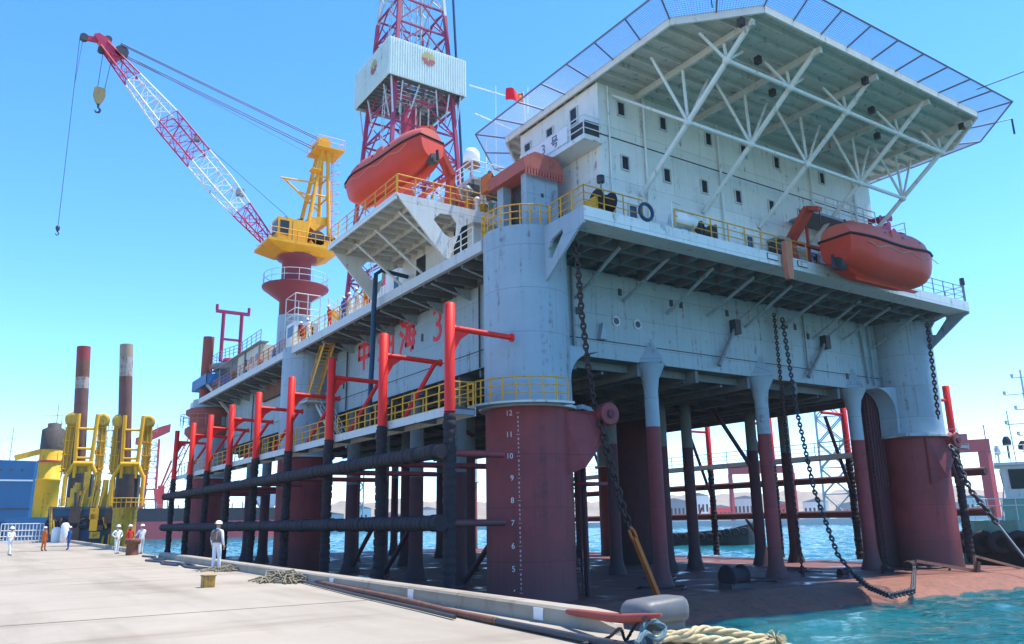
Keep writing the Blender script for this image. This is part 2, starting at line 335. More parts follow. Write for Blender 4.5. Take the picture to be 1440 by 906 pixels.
def sea():
    # one sheet: a finely waved part in the basin, plain out to the horizon
    m = M(); x0, x1, y0, y1, nx, ny = 6.0, 330.0, 2.0, 380.0, 460, 460; rnd = random.Random(3)
    ws = [(rnd.uniform(0, 6.28), lam, rnd.uniform(0, 6.28)) for lam in (6.5, 4.6, 3.6, 2.7, 2.2, 1.8, 1.5, 1.25)]
    us = [(i / nx) ** 2.1 for i in range(nx + 1)]; vs_ = [(j / ny) ** 2.1 for j in range(ny + 1)]
    def hgt(x, y, e):
        return e * sum(.013 * lam ** .9 * min(1, lam / (.02 * (x + y) ** .8 + .3)) ** 2 * sin((x * cos(a) + y * sin(a)) * 2 * pi / lam + p + .8 * sin(.21 * x + .17 * y + a)) for a, lam, p in ws)
    P = []
    for v in vs_:
        for u in us:
            x, y = x0 + (x1 - x0) * u, y0 + (y1 - y0) * v; e = min(1, 12 * (1 - u), 12 * (1 - v), 12 * u, 12 * v)
            P.append((x, y, -2.5 + hgt(x, y, max(0, e))))
    m.add(P, [(j * (nx + 1) + i, j * (nx + 1) + i + 1, (j + 1) * (nx + 1) + i + 1, (j + 1) * (nx + 1) + i) for j in range(ny) for i in range(nx)], True)
    B = 2500; q = [(-B, -600), (B, -600), (B, B), (-B, B)]; r_ = [(x0, y0), (x1, y0), (x1, y1), (x0, y1)]
    m.add([p + (-2.5,) for p in q + r_], [(0, 1, 5, 4), (1, 2, 6, 5), (2, 3, 7, 6), (3, 0, 4, 7)]); return m
struct(sea(), 'water', water_mat())

# ------------------------------------------------------------------ quay
QS = .026
def qx(y): return 7.95 + QS * (y - 10)      # inner foot of the kerb; the quay runs very nearly along Y
def conc_mat(name, base, big=1.0, dirt=.5):
    m = bpy.data.materials.new(name); m.use_nodes = True; N = m.node_tree.nodes; L = m.node_tree.links; b = N['Principled BSDF']
    tc = N.new('ShaderNodeTexCoord')
    def noise(scale, det=6, rough=.6, stretch=None):
        n = N.new('ShaderNodeTexNoise'); n.inputs['Scale'].default_value = scale; n.inputs['Detail'].default_value = det; n.inputs['Roughness'].default_value = rough
        if stretch:
            mp = N.new('ShaderNodeMapping'); mp.inputs['Scale'].default_value = stretch; L.new(tc.outputs['Object'], mp.inputs['Vector']); L.new(mp.outputs[0], n.inputs['Vector'])
        else: L.new(tc.outputs['Object'], n.inputs['Vector'])
        return n
    def ramp(o, a, b_, lo=0., hi=1.):
        r = N.new('ShaderNodeMapRange'); r.inputs[1].default_value = a; r.inputs[2].default_value = b_; r.inputs[3].default_value = lo; r.inputs[4].default_value = hi; L.new(o, r.inputs[0]); return r.outputs[0]
    def mix(f, a, col):
        x = N.new('ShaderNodeMix'); x.data_type = 'RGBA'; L.new(f, x.inputs['Factor']); x.inputs['B'].default_value = (*col, 1)
        if isinstance(a, tuple): x.inputs['A'].default_value = (*a, 1)
        else: L.new(a, x.inputs['A'])
        return x.outputs['Result']
    o = mix(ramp(noise(.22 * big, 7, .65).outputs['Fac'], .35, .7), tuple(k * 1.0 for k in base), tuple(k * .78 for k in base))
    o = mix(ramp(noise(.5 * big, 5, .6, (1, .12, 1)).outputs['Fac'], .5, .75, 0, dirt * 1.5), o, (base[0] * .50, base[1] * .47, base[2] * .42))
    o = mix(ramp(noise(.4 * big, 4, .6, (.25, 1.4, 1)).outputs['Fac'], .56, .74, 0, dirt * 1.3), o, (base[0] * .48, base[1] * .42, base[2] * .34))
    o = mix(ramp(noise(9 * big, 5, .7).outputs['Fac'], .58, .72, 0, .35), o, (base[0] * .5, base[1] * .48, base[2] * .44))
    o = mix(ramp(noise(.55 * big, 3, .55).outputs['Fac'], .66, .74, 0, .45), o, (base[0] * .35, base[1] * .33, base[2] * .32))
    o = mix(ramp(noise(.16 * big, 2, .5, (1.6, .05, 1)).outputs['Fac'], .62, .66, 0, .3), o, (base[0] * .45, base[1] * .42, base[2] * .38))
    L.new(o, b.inputs['Base Color']); b.inputs['Roughness'].default_value = .9
    bp = N.new('ShaderNodeBump'); bp.inputs['Strength'].default_value = .35; bp.inputs['Distance'].default_value = .02; L.new(noise(14 * big, 6, .7).outputs['Fac'], bp.inputs['Height']); L.new(bp.outputs[0], b.inputs['Normal'])
    return m
CONC = conc_mat('quay_concrete', (.36, .31, .238))
KERB = conc_mat('kerb_concrete', (.37, .315, .24), 3, .6)
def qe(y): return qx(y) + .48               # outer edge of the quay
m = M()
m.prism([(-160, -40, -6), (qe(-40), -40, -6), (qe(172), 172, -6), (-160, 172, -6)], (0, 0, 6)); struct(m, 'quay', CONC)
GRV = mat('joint_filler', (.10, .085, .065), .9, var=.3, streak=0, sc_=6)
m = M()
for y0 in (17.0, 29.5, 42, 54.5, 67, 79.5, 92, 104.5, 4.5):
    pts = [(-40 + i * 2.0, y0 - .012 * (-40 + i * 2.0) + random.uniform(-.012, .012)) for i in range(25)]
    pts = [p for p in pts if p[0] < qx(y0) - .1] + [(qx(y0) - .05, y0 - .01 * qx(y0))]
    for (xa, ya), (xb, yb) in zip(pts, pts[1:]): m.add([(xa, ya - .022, .004), (xb, yb - .022, .004), (xb, yb + .022, .004), (xa, ya + .022, .004)], [(0, 1, 2, 3)])
for x0 in (-9.0, -22.0):
    m.add([(x0 - .02, -40, .004), (x0 + .02, -40, .004), (x0 + .02 + QS * 200, 170, .004), (x0 - .02 + QS * 200, 170, .004)], [(0, 1, 2, 3)])
struct(m, 'quay_joint_markings', GRV)
# kerb blocks
def kerb(y0, y1, label, broken=False, h=.27):
    t = thing('quay_kerb', label, 'kerb', (qx(y0), y0, 0), 'kerb runs along the quay edge')
    n = max(1, round((y1 - y0) / 5.0)); 
    for i in range(n):
        a = y0 + (y1 - y0) * i / n; b = y0 + (y1 - y0) * (i + 1) / n - .03
        poly = [(0, 0), (.40, 0), (.40, h), (.06, h), (.02, h - .04)]
        if broken and i == 0:
            rings = []
            for k in range(9):
                y = a + (b - a) * (k / 8) ** 1.6; g = min(1, .25 + k * .28 + random.uniform(-.12, .12)) if k < 4 else 1
                rings.append([V((qx(y) + px * (g if px > 0 else 1) + random.uniform(-.04, .04) * (k < 4), y + random.uniform(-.1, .1) * (k < 4), pz * g)) for px, pz in poly])
            M().skin(rings, smooth=False).build('kerb_block', KERB, t)
        else:
            M().skin([[V((qx(y) + px, y, pz)) for px, pz in poly] for y in (a, b)], smooth=False).build('kerb_block', KERB, t)
        if i < 4: M().box(qx(a + 2) - .012, qx(a + 2), a + 1.9, a + 2.16, .03, .22).build('marker_patch', INKW, t)
    return t
kerb(9.3, 48.5, 'long pale concrete kerb with a broken near end beside the rig', True)
kerb(57, 128, 'far concrete kerb in front of the rusty jack-up barge')
# ------------------------------------------------------------------ the drilling rig
RIG = thing('drilling_rig', 'huge pale blue drilling platform standing on maroon columns alongside the quay', 'drilling rig', (39, 65, -5))
HX, HY, HB, DZ0, DZ = 23.6, 33.0, 10.15, 15.1, 15.8
HXE, HYE = 55.0, 98.5
CX = (22.45, 56.0); CYS = (32.35, 64.5, 97.0); CR = 2.15
WATERZ = -2.5
# lower mat: rounded pontoon with bevelled front edge
def wetdeck():
    m = mat('wet_mat_deck', (.17, .065, .05), .6, rust=.5, var=.35, rustcol=(.06, .03, .03)); N = m.node_tree.nodes; L = m.node_tree.links; b = N['Principled BSDF']
    n = N.new('ShaderNodeTexNoise'); n.inputs['Scale'].default_value = .35; n.inputs['Detail'].default_value = 4; tc = N.new('ShaderNodeTexCoord'); L.new(tc.outputs['Object'], n.inputs['Vector'])
    r = N.new('ShaderNodeMapRange'); r.inputs[1].default_value = .34; r.inputs[2].default_value = .46; r.inputs[3].default_value = .24; r.inputs[4].default_value = .75; L.new(n.outputs['Fac'], r.inputs[0])
    for l in list(b.inputs['Roughness'].links): L.remove(l)
    L.new(r.outputs[0], b.inputs['Roughness']); return m
MATTOP = mat('mat_deck', (.235, .095, .06), .7, rust=.6, var=.4, rustcol=(.085, .045, .04), streak=.4)
def mat_ring(x0, x1, y0, y1, z, c):
    P = []
    for cx_, cy_, a0 in ((x1 - c, y1 - c, 0), (x0 + c, y1 - c, pi / 2), (x0 + c, y0 + c, pi), (x1 - c, y0 + c, 1.5 * pi)):
        for k in range(5): P.append(V((cx_ + cos(a0 + k * pi / 8) * c, cy_ + sin(a0 + k * pi / 8) * c, z)))
    return P
prof = [(0, -5.4), (0, -3.0), (.35, -2.62), (1.1, -2.32), (2.2, -2.06), (3.4, -1.95)]
M().skin([mat_ring(14.8 + o * .5, 61.5 - o * .6, 23.7 + o, 106 - o, z, 3.2) for o, z in prof], smooth=True).build('mat', MATTOP, RIG)
M().box(17.5, 58.5, 28.5, 101.5, -1.952, -1.935).build('mat_deck_plate', wetdeck(), RIG)
# hull box
M().box(HX, HXE, HY, HYE, HB, DZ0).build('hull', HULL, RIG)
# main deck slab with overhangs
D = M(); D.box(22.2, 56.1, 27.1, 28.4, DZ0, DZ); D.box(22.45, 55.85, 28.4, 33.6, DZ - .25, DZ - .004); D.box(20.85, 56.1, 33.6, 100, DZ - .25, DZ - .006)
D.box(55.85, 56.1, 28.4, 99.9, DZ0, DZ - .01)
D.box(20.6, 20.85, 33.6, 100, DZ0 + .1, DZ + .002)
M().box(22.2, 56.1, 27.085, 27.1, DZ0, DZ).build('deck_fascia', WHITE, RIG); M().box(20.585, 20.6, 33.6, 100, DZ0 + .1, DZ).build('deck_fascia', GREYW, RIG)
D.build('main_deck', GREYW, RIG)
g = M()
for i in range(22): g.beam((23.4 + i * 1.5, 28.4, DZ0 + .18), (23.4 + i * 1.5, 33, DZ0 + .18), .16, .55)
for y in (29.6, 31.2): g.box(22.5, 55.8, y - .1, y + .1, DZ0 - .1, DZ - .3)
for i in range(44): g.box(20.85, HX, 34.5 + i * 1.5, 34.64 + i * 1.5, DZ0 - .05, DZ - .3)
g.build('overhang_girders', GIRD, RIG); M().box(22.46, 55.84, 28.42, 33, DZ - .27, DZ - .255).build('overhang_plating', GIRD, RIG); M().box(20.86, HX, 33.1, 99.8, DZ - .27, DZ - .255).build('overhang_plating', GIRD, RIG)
# diagonal brackets under the overhangs
b0 = None
for i in range(9):
    x = 26.2 + i * 3.4
    M().beam((x, HY - .02, 13.3 + .3 * (i % 2)), (x, 29.2, DZ0 - .02), .12, .14).build('deck_bracket', HULL, RIG)
for i in range(18):
    y = 36.2 + i * 3.55
    if 62 < y < 67: continue
    p = [(HX, y, 14.45), (HX, y, DZ0), (22.5, y, DZ0), (22.8, y, 14.8)]
    M().prism(p[:], (0, .05, 0)).build('deck_bracket', HULL, RIG); M().beam((HX, y + .02, 14.45), (20.95, y + .02, DZ0 - .02), .12, .06).build('bracket_flange', HULL, RIG)
# end brackets with lightening holes, column face to the fascia corners
def plate_yz(name, X, th, out, hole, mt, parent):
    po = V(parent['_o']); bm = bmesh.new(); E = []
    for loop in (out, hole):
        vs = [bm.verts.new((X - po.x, y - po.y, z - po.z)) for y, z in loop]; E += [bm.edges.new((vs[i], vs[(i + 1) % len(vs)])) for i in range(len(vs))]
    bmesh.ops.triangle_fill(bm, use_beauty=True, use_dissolve=False, edges=E)
    g = bmesh.ops.extrude_face_region(bm, geom=bm.faces[:]); bmesh.ops.translate(bm, vec=(th, 0, 0), verts=[v for v in g['geom'] if isinstance(v, bmesh.types.BMVert)])
    bmesh.ops.recalc_face_normals(bm, faces=bm.faces); me = bpy.data.meshes.new(name); bm.to_mesh(me); bm.free()
    o = bpy.data.objects.new(name, me); mesh_mat(o, mt); COL.objects.link(o); o.parent = parent; o['_o'] = tuple(po); return o
for X in (22.17, 55.99):
    plate_yz('corner_bracket', X, .14, [(30.5, 12.7), (30.5, DZ - .02), (27.13, DZ - .02), (27.13, DZ0 - .12), (27.5, DZ0 - .25)], [(29.9, 14.5), (29.6, 14.9), (28.75, 15.15), (28.7, 14.95), (29.6, 13.95), (29.85, 14.0)], COLW, RIG)
# columns: pale upper casing, maroon lower half
def column(cx, cy, marks):
    c = V((cx, cy, 0)); up = M()
    up.lathe(c, [(CR, 6.9), (CR, DZ + .02)], 40).build('column_casing', COLW, RIG)
    lo = M(); top = CR - .04
    lo.lathe(c, [(CR + .02, -2.0), (top, -1.2), (top, 6.9)], 40).build('column', MAROON, RIG)
    k = M(); k.ring(c, CR - .1, CR + .28, 6.82, 6.95)
    k.build('column_collar', GREYW, RIG); return c
for X in CX:
    for Y in CYS: column(X, Y, False)
# draft marks on the corner column and the next one
for cyy, a0 in ((32.35, R(213)), (64.5, R(205))):
    base = RIG
    t = None
    for n in range(4, 13):
        z = n - 5.5
        text_on(RIG, str(n), .36, (22.45, cyy, z - .1), (1, 0, 0), (0, 0, 1), INKW, 'draft_mark', .012, ((22.45, cyy), CR - .04, a0 + (-.05 if n > 9 else 0)))
        tick = M()
        for j, dgt in enumerate(('', '2', '4', '6', '8')):
            if n == 12 and j: break
            if j == 0:
                aa = a0 + .16; e = V((cos(aa), sin(aa), 0)) * (CR - .03); s_ = V((-sin(aa), cos(aa), 0)); p = V((22.45, cyy, z)) + e
                tick.beam(p - s_ * .07, p + s_ * .07, .05, .012)
            else: text_on(RIG, dgt, .15, (22.45, cyy, z - .06 + .2 * j), (1, 0, 0), (0, 0, 1), INKW, 'draft_mark', .012, ((22.45, cyy), CR - .04, a0 + .16))
        tick.build('draft_mark', INKW, RIG)
# arched haunches between corner columns and hull bottom
for X, sgn in ((24.35, 1), (54.1, -1)):
    pts = [(X, 31.9, 6.95), (X + sgn * .55, 31.9, 6.95), (X + sgn * .5, 31.9, 8.6)]
    for k in range(8):
        a = pi / 2 * k / 7; pts.append((X + sgn * (.5 + 1.9 * (1 - cos(a))), 31.9, 8.6 + 1.55 * sin(a)))
    pts.append((X, 31.9, HB + .25))
    M().prism(pts, (0, 1.3, 0)).build('haunch_plate', COLW, RIG)
    M().prism([(X - sgn * .2, 30.2, 6.8), (X + sgn * 1.15, 31.0, 6.8), (X + sgn * 1.15, 31.7, 6.8), (X - sgn * .2, 31.9, 6.8)], (0, 0, .22)).build('tip_plate', COLW, RIG)
# slim legs along the front and in rows inside, white heads over maroon shafts
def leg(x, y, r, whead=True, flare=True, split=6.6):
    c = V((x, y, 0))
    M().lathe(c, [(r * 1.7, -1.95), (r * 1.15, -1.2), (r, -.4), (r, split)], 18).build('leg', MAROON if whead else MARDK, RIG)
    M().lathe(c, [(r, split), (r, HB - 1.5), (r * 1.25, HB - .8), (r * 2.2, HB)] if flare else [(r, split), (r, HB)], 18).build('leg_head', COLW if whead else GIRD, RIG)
for x, r in ((31.6, .40), (41.0, .42), (50.7, .45)):
    leg(x, 33.25, r)
    M().add([(x - 1.05, HY - .01, HB + .02), (x + 1.05, HY - .01, HB + .02), (x, HY - .01, HB + 1.5), (x, HY - .75, HB + .02)], [(0, 3, 2), (3, 1, 2), (0, 1, 3), (0, 2, 1)]).build('leg_gusset', COLW, RIG)
for x in (31.6, 41.0, 50.7):
    for y in (42.4, 53.5, 64.5, 75.5, 86.5): leg(x, y, .42, False, False)
for y in (42.6, 48.2, 53.5, 59, 70, 75.5, 81, 86.5): leg(24.4, y, .46, False, False, 4.5)
for x, y in ((36.3, 42.4), (36.3, 53.5), (43.6, 42.4), (36.3, 64.5), (34.4, 48)): leg(x, y, .4, False, False)
for y in (42.6, 53.5, 75.5, 86.5): leg(55, y, .42, False, False)
# deep trunk beside the far front column and pipe cluster
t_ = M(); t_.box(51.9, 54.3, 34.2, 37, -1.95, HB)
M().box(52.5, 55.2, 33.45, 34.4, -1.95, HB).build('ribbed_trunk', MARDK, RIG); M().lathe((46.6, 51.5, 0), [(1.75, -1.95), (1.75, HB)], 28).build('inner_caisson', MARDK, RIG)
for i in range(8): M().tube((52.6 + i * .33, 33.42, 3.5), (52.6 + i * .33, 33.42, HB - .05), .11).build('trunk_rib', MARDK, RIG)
# under-hull girder grid
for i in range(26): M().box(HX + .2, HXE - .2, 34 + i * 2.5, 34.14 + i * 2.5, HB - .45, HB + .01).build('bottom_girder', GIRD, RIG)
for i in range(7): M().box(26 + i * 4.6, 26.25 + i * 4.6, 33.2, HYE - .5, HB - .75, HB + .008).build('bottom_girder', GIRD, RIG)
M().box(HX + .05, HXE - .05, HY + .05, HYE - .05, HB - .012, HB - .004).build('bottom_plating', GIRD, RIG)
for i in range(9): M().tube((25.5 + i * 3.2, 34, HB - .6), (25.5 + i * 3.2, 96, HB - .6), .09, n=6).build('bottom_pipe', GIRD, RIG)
# hull front details: seams, portholes, pipes, hatches, folded booms
M().box(24.7, 54, HY - .03, HY, HB + .95, HB + 1.0).build('seam_strip', STEEL, RIG)
for x in (29.0, 30.6):
    M().ring((0, 0, 0), .20, .30, 0, .06).v
    a = M(); a.lathe((x, HY - .06, 12.35), [(.30, 0), (.30, .07)], 20, axis=(0, 1, 0)); o = a.build('porthole', GREYW, RIG); M().lathe((x, HY - .075, 12.35), [(.19, 0), (.19, .03)], 20, axis=(0, 1, 0)).build('glass', GLASS, o)
for x, z in ((26.3, 12.6), (50.0, 11.0), (46.1, 13.4), (33.4, 14.0), (34.2, 14.0), (29.4, 14.1), (38.2, 14.0), (43.9, 13.9), (44.8, 13.9)): M().box(x - .12, x + .12, HY - .05, HY, z - .2, z + .2).build('hatch', STEEL, RIG)
for p, q, r in (((25.9, HY - .12, HB), (25.9, HY - .12, 15), .07), ((52.3, HY - .15, HB + .5), (51.9, HY - .15, 14.9), .07), ((52.9, HY - .15, HB + .4), (52.9, HY - .15, 14.9), .05), ((45.6, HY - .12, 11), (45.6, HY - .12, 14.8), .05)): M().tube(p, q, r).build('riser_pipe', MIDS, RIG)
for x, dx in ((38.6, -1.8), (47.6, -2.3)):
    b = M(); b.tube((x, HY - .3, HB + 3.0), (x + dx, HY - .3, HB + .35), .11, .14); o = b.build('folded_boom', MIDS, RIG)
    M().tube((x + .1, HY - .3, HB + 3.3), (x + 1.2, HY - 2.4, DZ0), .06).build('boom_stay', MIDS, o); M().box(x - .25, x + .25, HY - .5, HY - .02, HB + 2.5, HB + 3.4).build('boom_hinge', STEEL, o)
for x, z in ((27.6, HB + 1.0),): M().prism([(x, HY, z), (x + .5, HY, z), (x + .25, HY, z + .95), ], (0, -.3, 0)).build('deck_lug', COLW, RIG)
# long side details
strip = M(); strip.box(HX - .03, HX, 35, 97, HB + 1.0, HB + 1.05); strip.build('seam_strip', STEEL, RIG)
for y in (37.2, 38.6, 58.6, 71.5, 84): M().tube((HX - .12, y, HB), (HX - .12, y, 15), .06).build('riser_pipe', STEEL, RIG)
ld = M()
for y in (34.75, 35.25): ld.tube((HX - .3, y, HB - .3), (HX - .3, y, 14.0), .03, n=5)
for i in range(15): ld.tube((HX - .3, 34.75, HB + i * .3), (HX - .3, 35.25, HB + i * .3), .02, n=5)
for i in range(4): ld.ring((HX - .55, 35, 0), .36, .40, 11.2 + i * .9, 11.25 + i * .9, n=12)
ld.build('hull_ladder', STEEL, RIG)
for y, z in ((46.0, 13.4), (59.4, 12.2), (60, 12.8)): M().box(HX - .05, HX, y - .12, y + .12, z - .25, z + .25).build('hatch', STEEL, RIG)
# big red name characters
for ch, y in (('zhong', 56.8), ('you', 52.9), ('hai', 49.35)):
    m = M(); strokes(m, HAN[ch], (HX, y, 12.92), (0, -1, 0), (0, 0, 1), 2.5 if ch != 'hai' else 2.35, .36 if ch != 'hai' else .31); m.build('name_character', LETT, RIG)
text_on(RIG, '3', 3.1, (HX, 43.9, 12.8), (0, -1, 0), (0, 0, 1), LETT, 'name_character', .02)
# rusty drip band aft of the second column
M().box(HX - .35, HX, 72.5, 80.5, 13.6, 15.05).build('stained_skirt', RUST, RIG)
# stairs down the side near the second column
def stair(p, q, wv, name='side_stair', parent=None, mt=YEL):
    p = V(p); q = V(q); wv = V(wv); m = M()
    for e in (V((0, 0, 0)), wv): m.beam(p + e, q + e, .06, .25)
    n = max(4, int((p - q).length / .3))
    for i in range(n):
        c = p.lerp(q, (i + .5) / n); m.beam(c, c + wv, .22, .04)
    for e in (V((0, 0, 0)), wv):
        for hh in (.5, 1.0): m.tube(p + e + V((0, 0, hh)), q + e + V((0, 0, hh)), .03, n=5)
        for i in range(5): c = p.lerp(q, i / 4) + e; m.tube(c, c + V((0, 0, 1)), .03, n=5)
    return m.build(name, mt, parent)
stair((21.4, 58.0, 15.3), (21.4, 61.5, 11.2), (.8, 0, 0), parent=RIG, mt=YEL); stair((22.3, 62.0, 11.0), (22.3, 57.2, 7.2), (.8, 0, 0), parent=RIG, mt=GREYW)
M().box(21.2, 23.5, 61, 62.6, 11.0, 11.1).build('stair_landing', GREYW, RIG)
# little ring platform round the corner column, with its catwalk joint
M().ring((22.45, 32.35, 0), CR, CR + .95, 6.86, 6.96, R(165), R(280)).build('ring_platform', GREYW, RIG)
# fairleads: bracket plate with sheave
def fairlead(cx, sgn):
    m = M(); m.prism([(cx, 30.6, 6.7), (cx + sgn * 1.75, 29.9, 6.7), (cx + sgn * 2.3, 29.9, 6.4), (cx + sgn * 1.9, 29.9, 5.2), (cx + sgn * .8, 29.9, 4.0), (cx, 30.6, 3.6)][::1], (0, .35, 0)); o = m.build('fairlead_bracket', MAROON, RIG)
    s_ = M(); s_.lathe((cx + sgn * 2.15, 29.55, 6.55), [(.50, 0), (.58, .05), (.44, .2), (.44, .35), (.58, .5), (.50, .55)], 24, axis=(0, 1, 0)); w_ = s_.build('fairlead_sheave', MAROON, o)
    M().lathe((cx + sgn * 2.15, 29.46, 6.55), [(.2, 0), (.22, .09)], 14, axis=(0, 1, 0)).build('sheave_pin', MARDK, w_); M().ring((0, 0, 0), .1, .2, 0, .1) if 0 else None
fairlead(23.2, 1); fairlead(54.6, 1)
lb = M(); lb.box(24.4, 25.6, 30.3, 31.6, 3.2, 3.35); lb.build('bracket_shelf', MAROON, RIG)
for x, y in ((24.75, 31.0), (24.95, 31.4)): M().tube((x, y, -1.9), (x, y, 6.8), .09).build('riser_pipe', MARDK, RIG)
ll = M()
for x in (25.2, 25.6): ll.tube((x, 32, -1.9), (x, 32, 6.8), .035, n=5)
for i in range(28): ll.tube((25.2, 32, -1.7 + i * .3), (25.6, 32, -1.7 + i * .3), .022, n=5)
ll.build('leg_ladder', MARDK, RIG)
for (x, y) in ((52.2, 33.4), (34.5, 44.5), (36.2, 53)):
    ll = M()
    for dx in (0, .45): ll.tube((x + dx, y, -1.9), (x + dx, y, HB), .04, n=5)
    for i in range(38): ll.tube((x, y, -1.7 + i * .3), (x + .45, y, -1.7 + i * .3), .022, n=5)
    ll.build('leg_ladder', MARDK, RIG)
# internal diagonal braces
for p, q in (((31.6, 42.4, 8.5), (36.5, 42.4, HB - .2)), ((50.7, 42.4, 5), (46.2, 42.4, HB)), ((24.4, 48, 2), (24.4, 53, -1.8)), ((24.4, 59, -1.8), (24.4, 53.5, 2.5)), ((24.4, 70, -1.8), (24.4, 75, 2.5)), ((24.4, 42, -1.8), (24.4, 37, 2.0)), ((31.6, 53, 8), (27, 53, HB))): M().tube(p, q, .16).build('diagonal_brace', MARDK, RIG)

# ------------------------------------------------------------------ fender frames along both long sides
def ripple(p, q, r, n=12, pitch=.35):
    p = V(p); q = V(q); L = (q - p).length; k = int(L / pitch); m = M()
    pts = []; rs = []
    for i in range(k + 1):
        c = p.lerp(q, i / k) + V((random.uniform(-1, 1), random.uniform(-1, 1), random.uniform(-1, 1))) * .015
        f1 = random.uniform(.93, 1.1); pts += [c, c + (q - p) / k * .7, c + (q - p) / k * .76]; rs += [r * f1, r * f1, r * .84]
    return m.path(pts[:-2], rs[:-2], n)
PX = 17.0; POSTY = [30.5, 37.5, 44.8, 52.0, 59.4, 66.7, 73.7, 80.3, 87.6]
ORD = ['tallest nearest', 'second', 'third', 'fourth', 'fifth', 'sixth', 'seventh', 'eighth', 'last']
for i, y in enumerate(POSTY):
    t = thing('fender_post', f'{ORD[i]} bright red fender post of the row {"beside the draft marked column" if i == 0 else "counted from the corner column"}', 'fender post', (PX, y, -1.9), 'red fender posts along the quay side of the rig')
    M().lathe((PX, y, 0), [(.235, 6.2), (.235, 11.15), (.19, 11.18)], 16).build('red_post', REDP, t)
    ripple((PX, y, -1.9), (PX, y, 6.3), .275).build('rubber_sleeve', RUBB, t)
    M().path([(PX, y, 10.05), (PX + 3.3, y, 9.95)], .13, 10).build('arm', REDP, t)
    M().lathe((PX + 3.25, y, 9.95), [(.2, 0), (.2, .12)], 12, axis=(1, 0, 0)).build('arm_flange', REDP, t)
    if i: M().tube((PX + 3.0, y, 9.9), (PX + 1.2, y, 6.8), .12, n=10).build('diagonal', REDP, t)
    M().prism([(PX + .2, y - .03, 9.95), (PX + 1.1, y - .03, 9.95), (PX + .55, y - .03, 9.55), (PX + .2, y - .03, 8.9)], (0, .06, 0)).build('gusset', REDP, t)
    for z in (4.5, 1.55): M().tube((PX, y, z), (PX + (2.75 if i == 0 else 3.6 if i in (4, 8) else 7), y, z), .15).build('cross_tube', MAROON, t)
for z, lab in ((4.55, 'upper black rubber wrapped fender pipe along the quay side'), (1.56, 'lower black rubber wrapped fender pipe along the quay side')):
    solo(ripple((PX - .5, 30.3, z), (PX - .5, 88.4, z), .33, 12, .45), 'fender_pipe', RUBB, lab, 'fender', 'black fender pipes')
# far side row seen under the hull
PX2 = 61.0
for i, y in enumerate((32.1, 41.0, 48.8, 56.4, 64.0, 71.5, 79.0, 86.5)):
    t = thing('fender_post', f'red fender post number {i + 1} of the far row, seen under the hull past the legs', 'fender post', (PX2, y, -1.9), 'red fender posts along the far side of the rig')
    M().lathe((PX2, y, 0), [(.26, 6.2), (.26, 11.0), (.2, 11.05)], 14).build('red_post', REDP, t); ripple((PX2, y, -1.9), (PX2, y, 6.3), .30).build('rubber_sleeve', RUBB, t)
    M().tube((PX2, y, 9.9), (PX2 - 3, y, 9.9), .13).build('arm', REDP, t); M().tube((PX2, y, 3.2), (PX2 - 2.6, y, 9.6), .15).build('diagonal', MARDK, t)
for z, lab in ((4.55, 'upper rusty fender pipe on the far side, seen between the legs'), (1.7, 'lower rusty fender pipe on the far side, seen between the legs')):
    solo(M().tube((PX2 + .4, 30.3, z), (PX2 + .4, 92, z), .30, n=12), 'fender_pipe', MAROON, lab, 'fender', 'far side fender pipes')
for (x, y) in ((60.0, 35), (60, 49)):
    solo(M().tube((x, y, -1.9), (x - .2, y + 2.4, 1.4), .14), 'deck_brace', HAWS if 0 else MAROON, f'leaning steel brace on the far mat edge {"near the front column" if y < 40 else "behind the middle legs"}', 'brace', 'leaning braces on the mat')
def catwalk(x0, x1, y0, y1, z, label):
    t = thing('catwalk', label, 'catwalk', ((x0 + x1) / 2, y0, z))
    M().box(x0, x1, y0, y1, z - .06, z).build('grating', STEEL, t)
    for x in (x0, x1): M().box(x - .03, x + .03, y0, y1, z - .34, z + .06).build('edge_beam', GREYW, t)
    for k in range(int((y1 - y0) / 3.6)): M().box(x0, x1, y0 + k * 3.6, y0 + k * 3.6 + .15, z - .3, z - .07).build('cross_beam', MIDS, t)
    return t
catwalk(PX + .30, PX + 1.55, 30.9, 88, 6.55, 'long grey catwalk behind the red posts on the quay side')
catwalk(PX2 - 1.5, PX2 - .3, 30.9, 92, 6.5, 'far side catwalk seen under the hull')
for i in range(8):
    o = railing([(PX + .36, POSTY[i] + .35, 6.6), (PX + .36, POSTY[i + 1] - .35, 6.6)], f'yellow catwalk railing between the {ORD[i]} and {ORD[i + 1]} red post', YEL, 1.1, 1.4, 3, 'yellow railings along the quay side catwalk')
railing([(PX + 1.5, 31, 6.6), (PX + 1.5, 62, 6.6)], 'inner yellow railing of the quay side catwalk', YEL, 1.1, 1.6, 3, 'yellow railings along the quay side catwalk')
railing([(PX2 - 1.4, 31, 6.5), (PX2 - 1.4, 92, 6.5)], 'grey railing of the far side catwalk seen under the hull', MIDS, 1.1, 2.4, 3, 'far side railings')
railing([(22.45 + 3.05 * cos(R(a)), 32.35 + 3.05 * sin(R(a)), 6.95) for a in range(165, 285, 12)], 'curved yellow railing round the corner column above its draft marks', YEL, 1.1, .9, 3, 'curved railings')
railing([(17.3, 30.9, 6.6), (19.35, 32.2, 6.9)], 'short yellow railing linking the tallest red post to the corner column', YEL, 1.1, .8, 3, 'yellow railings along the quay side catwalk')
